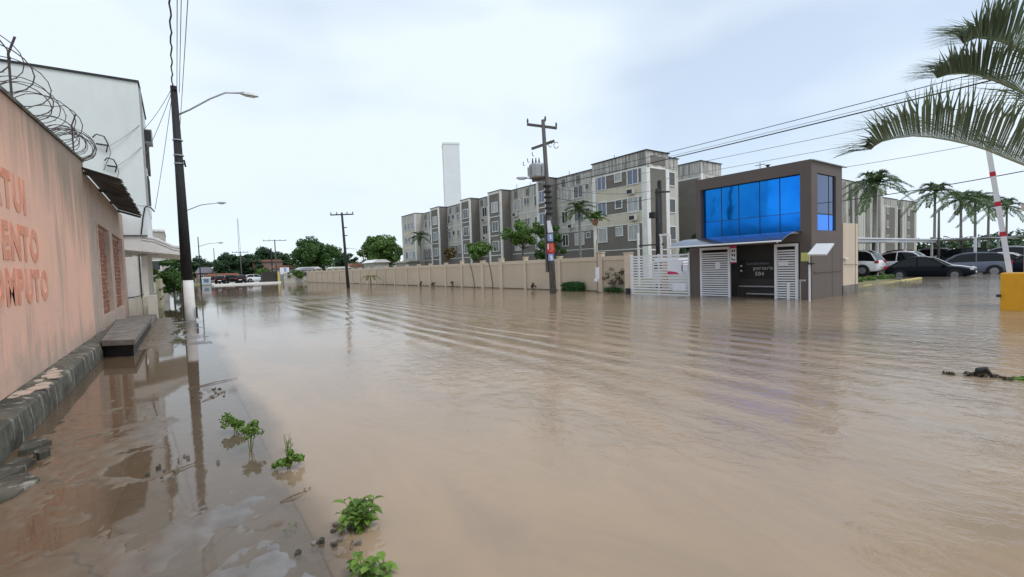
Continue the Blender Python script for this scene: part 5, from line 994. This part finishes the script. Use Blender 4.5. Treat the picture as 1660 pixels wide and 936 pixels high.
MB().box(12.95, 15.4, 99.0, 101.4, .26, 2.25).build('box', pm('brown_container', (.06, .055, .045), (.045, .04, .035), 2, .8), ct)
for k in range(8): MB().box(13.05 + .3 * k, 13.11 + .3 * k, 98.96, 99.0, .3, 2.2).build('rib', bpy.data.materials['brown_container'], ct)
tag(MB().box(15.5, 15.85, 98.6, 98.95, -.4, 2.1).build('yellow_post', W['yellow_k']), 'yellow post beside the dark container', 'post')
ws = thing('white_sign_board', 'white board with a blue mark beside the yellow post', 'sign', (16.6, 99, 0))
MB().box(16.0, 17.6, 99.0, 99.1, 1.6, 2.9).build('board', W['whitep'], ws); MB().box(16.7, 17.1, 98.97, 99.0, 2.1, 2.8).build('mark', W['bluep'], ws)
for x in (16.1, 17.5): MB().box(x - .04, x + .04, 99.02, 99.08, -.4, 1.6).build('leg', W['steel'], ws)
tag(MB().box(15.9, 19.3, 94.6, 94.8, -.5, 1.85).build('far_wall', W['grime']), 'grey wall closing the far end of the beige wall', 'wall')
kk = thing('street_kiosk', 'small pale blue kiosk at the far left water edge', 'kiosk', (4.4, 107.9, 0)); MB().box(3.7, 5.1, 107.3, 108.5, .1, 1.35).build('cabin', pm('pale_blue', (.42, .52, .60), None, 3, .6), kk); MB().box(3.6, 5.2, 107.2, 108.6, 1.35, 1.55).build('roof', W['white'], kk); MB().box(4.0, 4.8, 107.27, 107.3, .55, 1.2).build('window', W['pane_blue'], kk)
def house(label, x, y, w, d, h, wall, roof, rh=1.0, nw=2):
    o = thing('small_house', label, 'house', (x, y, 0)); MB().box(x - w / 2, x + w / 2, y, y + d, -.2, h).build('wall', W[wall], o)
    MB().prism([(x - w / 2 - .3, h), (x + w / 2 + .3, h), (x + w / 2 - .6, h + rh), (x - w / 2 + .6, h + rh)], 'y', y - .3, y + d + .3).build('roof', W[roof], o)
    for k in range(nw):
        xx = x - w / 2 + w * (k + .5) / nw; f = MB().box(xx - .5, xx + .5, y - .05, y + .01, h * .42, h * .42 + 1.0).build('window', W['apt_white'], o); MB().box(xx - .42, xx + .42, y - .07, y - .05, h * .42 + .08, h * .42 + .92).build('pane', W['pane'], f)
house('small house with mauve roof at the far left', 5.6, 138, 3.6, 5, 2.6, 'redwall', 'slate', 1.4)
house('long low pinkish shed left of the parked vehicles', 8.6, 126, 6.5, 4, 1.7, 'redwall', 'tile', .6, 3)
house('red brick building behind the dark container', 19.2, 136, 7.0, 6, 5.0, 'redwall', 'tile', .5, 4)
house('low tiled house under the dark tree behind the container', 21.6, 128, 5.0, 5, 3.0, 'grime', 'tile', .8, 3)
house('pale house behind the white board under the large tree', 25.2, 116, 4.5, 5, 2.6, 'grime', 'white', .5, 3)
house('pale low house left of the lone crossarm pole over the wall', 31.0, 112, 4.5, 4, 2.5, 'cream_wall', 'white', .4, 3)
house('cream and red low house right of the lone crossarm pole over the wall', 35.5, 112, 5.0, 4, 2.8, 'cream_wall', 'tile', .8, 3)
house('white roofed shed left of the apartments over the wall', 27.6, 76, 2.6, 5, 3.0, 'grime', 'white', .5, 2)
house('grey low building in front of the apartment end over the wall', 30.0, 68, 2.6, 5, 2.7, 'grime', 'apt_dark', .3, 2)
house('small mauve stall between container and wall, far back', 23.0, 108, 3.0, 3, 2.3, 'grime', 'slate', .5, 2)
fh = thing('far_shop', 'grey flat-roofed building far down the street behind the canopy', 'building', (-2.0, 60, 0)); MB().box(-6, -.9, 60, 68, -.2, 6.4).build('wall', W['grime'], fh); MB().box(-6, -.85, 59.9, 68, 6.4, 6.6).build('parapet', W['apt_white'], fh)
for z in (2.4, 4.6): w_ = MB().box(-2.4, -1.3, 59.93, 60.0, z, z + 1.1).build('window', W['apt_white'], fh); MB().box(-2.3, -1.4, 59.91, 59.93, z + .1, z + 1.0).build('pane', W['pane'], w_)

# ------------------------------------------------------------------ weeds and debris in the foreground
def weed(label, x, y, h, r, nst, nl, ls, seed, mat='leaf_weed', leanx=0.0, broad=.42, name='weed_clump'):
    rg = np.random.default_rng(seed); o = thing(name, label, 'weed', (x, y, -.06)); stm = MB(); lf = MB()
    for k in range(nst):
        a = rg.random() * 6.28; e = Vector((r * cos(a) * rg.uniform(.3, 1) + leanx, r * sin(a) * rg.uniform(.3, 1), h * rg.uniform(.6, 1)))
        b0_ = Vector((rg.normal() * .02, rg.normal() * .02, -.05)); m_ = b0_.lerp(e, .5) + Vector((0, 0, h * .12)); path = [b0_, m_, e]; stm.tube(path, [.004, .003, .0015], 4)
        for q in range(nl):
            t_ = .25 + .78 * q / nl; p = (b0_.lerp(m_, t_ * 2) if t_ < .5 else m_.lerp(e, min(1, t_ * 2 - 1)))
            d = Vector((cos(q * 2.4 + a), sin(q * 2.4 + a), rg.uniform(-.1, .7))).normalized(); s_ = d.cross(Vector((0, 0, 1))).normalized(); L1 = ls * rg.uniform(.6, 1.15); wz = s_ * L1 * broad * .5; dn = Vector((0, 0, -L1 * .22))
            i = len(lf.v); lf.v += [tuple(v) for v in (p, p + d * L1 * .35 + wz + Vector((0, 0, .1 * L1)), p + d * L1 * .72 + wz * .8, p + d * L1 + dn, p + d * L1 * .72 - wz * .8, p + d * L1 * .35 - wz + Vector((0, 0, .1 * L1)), p + d * L1 * .4, p + d * L1 * .72 - Vector((0, 0, .04 * L1)))]
            lf.f += [(i, i + 6, i + 1), (i + 1, i + 6, i + 7, i + 2), (i + 2, i + 7, i + 3), (i, i + 5, i + 6), (i + 5, i + 4, i + 7, i + 6), (i + 4, i + 3, i + 7)]
    stm.build('stems', W['stemm'], o, ofs=(0, 0, 0)); lf.build('leaves', W[mat], o, ofs=(0, 0, 0)); return o
def bushlet(label, x, y, cl, nper, leaf, seed, foot=.12):
    rg = np.random.default_rng(seed); o = thing('weed_clump', label, 'weed', (x, y, 0)); s_ = MB(); cs, rs = [], []
    for (cx, cy, cz, r) in cl:
        for k in range(5): d = rg.normal(size=3) * r * .5; cs.append((cx + d[0], cy + d[1], max(.02, cz + d[2] * .7))); rs.append(r * .5); s_.tube([(0, 0, -.06), (cx * .5, cy * .5, foot), cs[-1]], [.005, .004, .0015], 4)
    s_.build('stems', W['stemm'], o, ofs=(0, 0, 0)); V_, F_ = leaf_arrays(rg, cs, rs, nper, leaf, .85, .6); np_mesh('leaves', V_, F_, W['leaf_weed'], o); return o
bushlet('bushy small-leaved weed sprig with a bare foot, upper left of the clumps', .45, 4.86, [(.02, .05, .17, .08), (.07, .0, .16, .07), (-.02, .05, .20, .07), (.04, .08, .22, .05)], 22, .014, 1, .10)
bushlet('small-leaved weed just behind the upper left sprig, touching it', .40, 5.55, [(0, 0, .09, .08), (-.04, .06, .12, .07), (.03, -.04, .07, .06)], 26, .016, 2, .05)
bushlet('compact bright weed tuft between the sprig and the kerb', .66, 4.2, [(0, 0, .07, .06), (.02, -.03, .09, .055), (-.03, .01, .05, .05)], 26, .017, 3, .04)
weed('thin grassy weed standing behind the compact bright tuft', .72, 4.6, .22, .08, 8, 8, .028, 4, broad=.3)
weed('large broad-leaved green weed standing by the sunken kerb', .84, 2.92, .25, .12, 16, 10, .085, 5, broad=.45)
weed('broad-leaved weed at the bottom edge of the picture', .74, 2.42, .17, .13, 8, 7, .085, 6, broad=.55)
weed('small pale sprig left of the broad-leaved weed', .50, 3.22, .09, .05, 5, 6, .03, 7)
weed('tiny yellowing sprig beside a floating stick', .70, 3.65, .09, .05, 5, 6, .035, 8, 'leaf_dry')
weed('sparse floating twigs with few leaves near the middle of the street edge', .9, 5.6, .06, .14, 6, 3, .03, 9, 'leaf_bronze')
fd = thing('floating_debris', 'dark clump of floating plants and rubbish at the right', 'debris', (8.2, 1.35, 0)); rg = np.random.default_rng(31)
Vv, Ff = leaf_arrays(rg, [(-.05, .12, .03), (0, 0, .03), (.05, -.1, .02), (-.1, .3, .0), (.0, -.22, .01)], [.05, .07, .06, .07, .05], 60, .022, .4); np_mesh('leaves', Vv, Ff, W['leaf_bronze'], fd)
MB().tube([(-.03, .14, .02), (0, 0, .05), (.05, -.17, .02)], .009, 5).build('stick', W['trunk'], fd, ofs=(0, 0, 0)); MB().tube([(0, .06, -.02), (.0, .03, .08), (.02, -.02, .10), (.03, -.08, .02)], [.03, .045, .035, .015], 7).build('lump', W['conc_dark'], fd, ofs=(0, 0, 0))
Vv, Ff = leaf_arrays(rg, [(.15 + .12 * k, -.35 - .16 * k, -.005) for k in range(6)], [.14] * 6, 60, .035, .12); np_mesh('duckweed', Vv, Ff, W['leaf_weed'], fd)
for i, (x, y, s_, l) in enumerate(((-1.17, 5.25, .26, 'broken concrete slab in the water at the left edge, nearest'), (-1.24, 5.72, .22, 'broken concrete slab at the left edge, middle one'), (-1.22, 6.35, .17, 'broken concrete piece at the left edge, farthest'), (-1.1, 6.0, .09, 'small concrete chip beside the broken slabs'))):
    rr = random.Random(i); pts_ = [(x + s_ * rr.uniform(.5, 1) * cos(q) * .75, y + s_ * rr.uniform(.6, 1.1) * sin(q) * 1.3) for q in (0, .5, 1.1, 1.8, 2.2, 2.9, 3.5, 4.0, 4.6, 5.2, 5.8)]
    tag(MB().prism(pts_, 'z', -.10, .030 + .012 * i).build('concrete_chunk', W['ledge'], None, bevel=.006), l, 'rubble')
for i, (x, y, a, ln_, l) in enumerate(((-.12, 4.75, .5, .34, 'pale stick beside the pavement hollow'), (.30, 7.4, 1.0, .5, 'pale stick lying across the wet pavement'), (.58, 3.62, .25, .17, 'short floating stick by the yellowing sprig'), (.74, 2.75, 1.2, .09, 'short dark twig on the sunken kerb'), (.35, 8.3, .4, .7, 'long thin stick at the puddle edge'))):
    dx, dy = cos(a) * ln_ / 2, sin(a) * ln_ / 2; tag(MB().tube([(x - dx, y - dy, .005), (x + .01, y, .018), (x + dx, y + dy, .01)], [.005, .007, .003], 5).build('stick', W['trunk'] if i == 3 else W['comp_d']), l, 'stick')
rr = random.Random(12)
for gi, (cx, cy, n_, sp, l) in enumerate(((-.15, 4.78, 14, .16, 'heap of crumbled concrete by the pavement hollow'), (.24, 7.6, 16, .22, 'scatter of pale rubbish and twigs at the puddle edge'), (.70, 2.95, 16, .13, 'pile of small stones on the sunken kerb'))):
    o = thing('rubble_heap', l, 'rubble', (cx, cy, 0))
    for k in range(n_):
        x, y, s_ = cx + rr.gauss(0, sp * .6), cy + rr.gauss(0, sp), rr.uniform(.008, .026); MB().prism([(x + s_ * rr.uniform(.6, 1.2) * cos(q), y + s_ * rr.uniform(.6, 1.2) * sin(q)) for q in (0, 1.2, 2.5, 3.8, 5)], 'z', -.04, rr.uniform(.006, .03)).build('stone', W['concrete'] if k % 4 else W['ledge'], o)
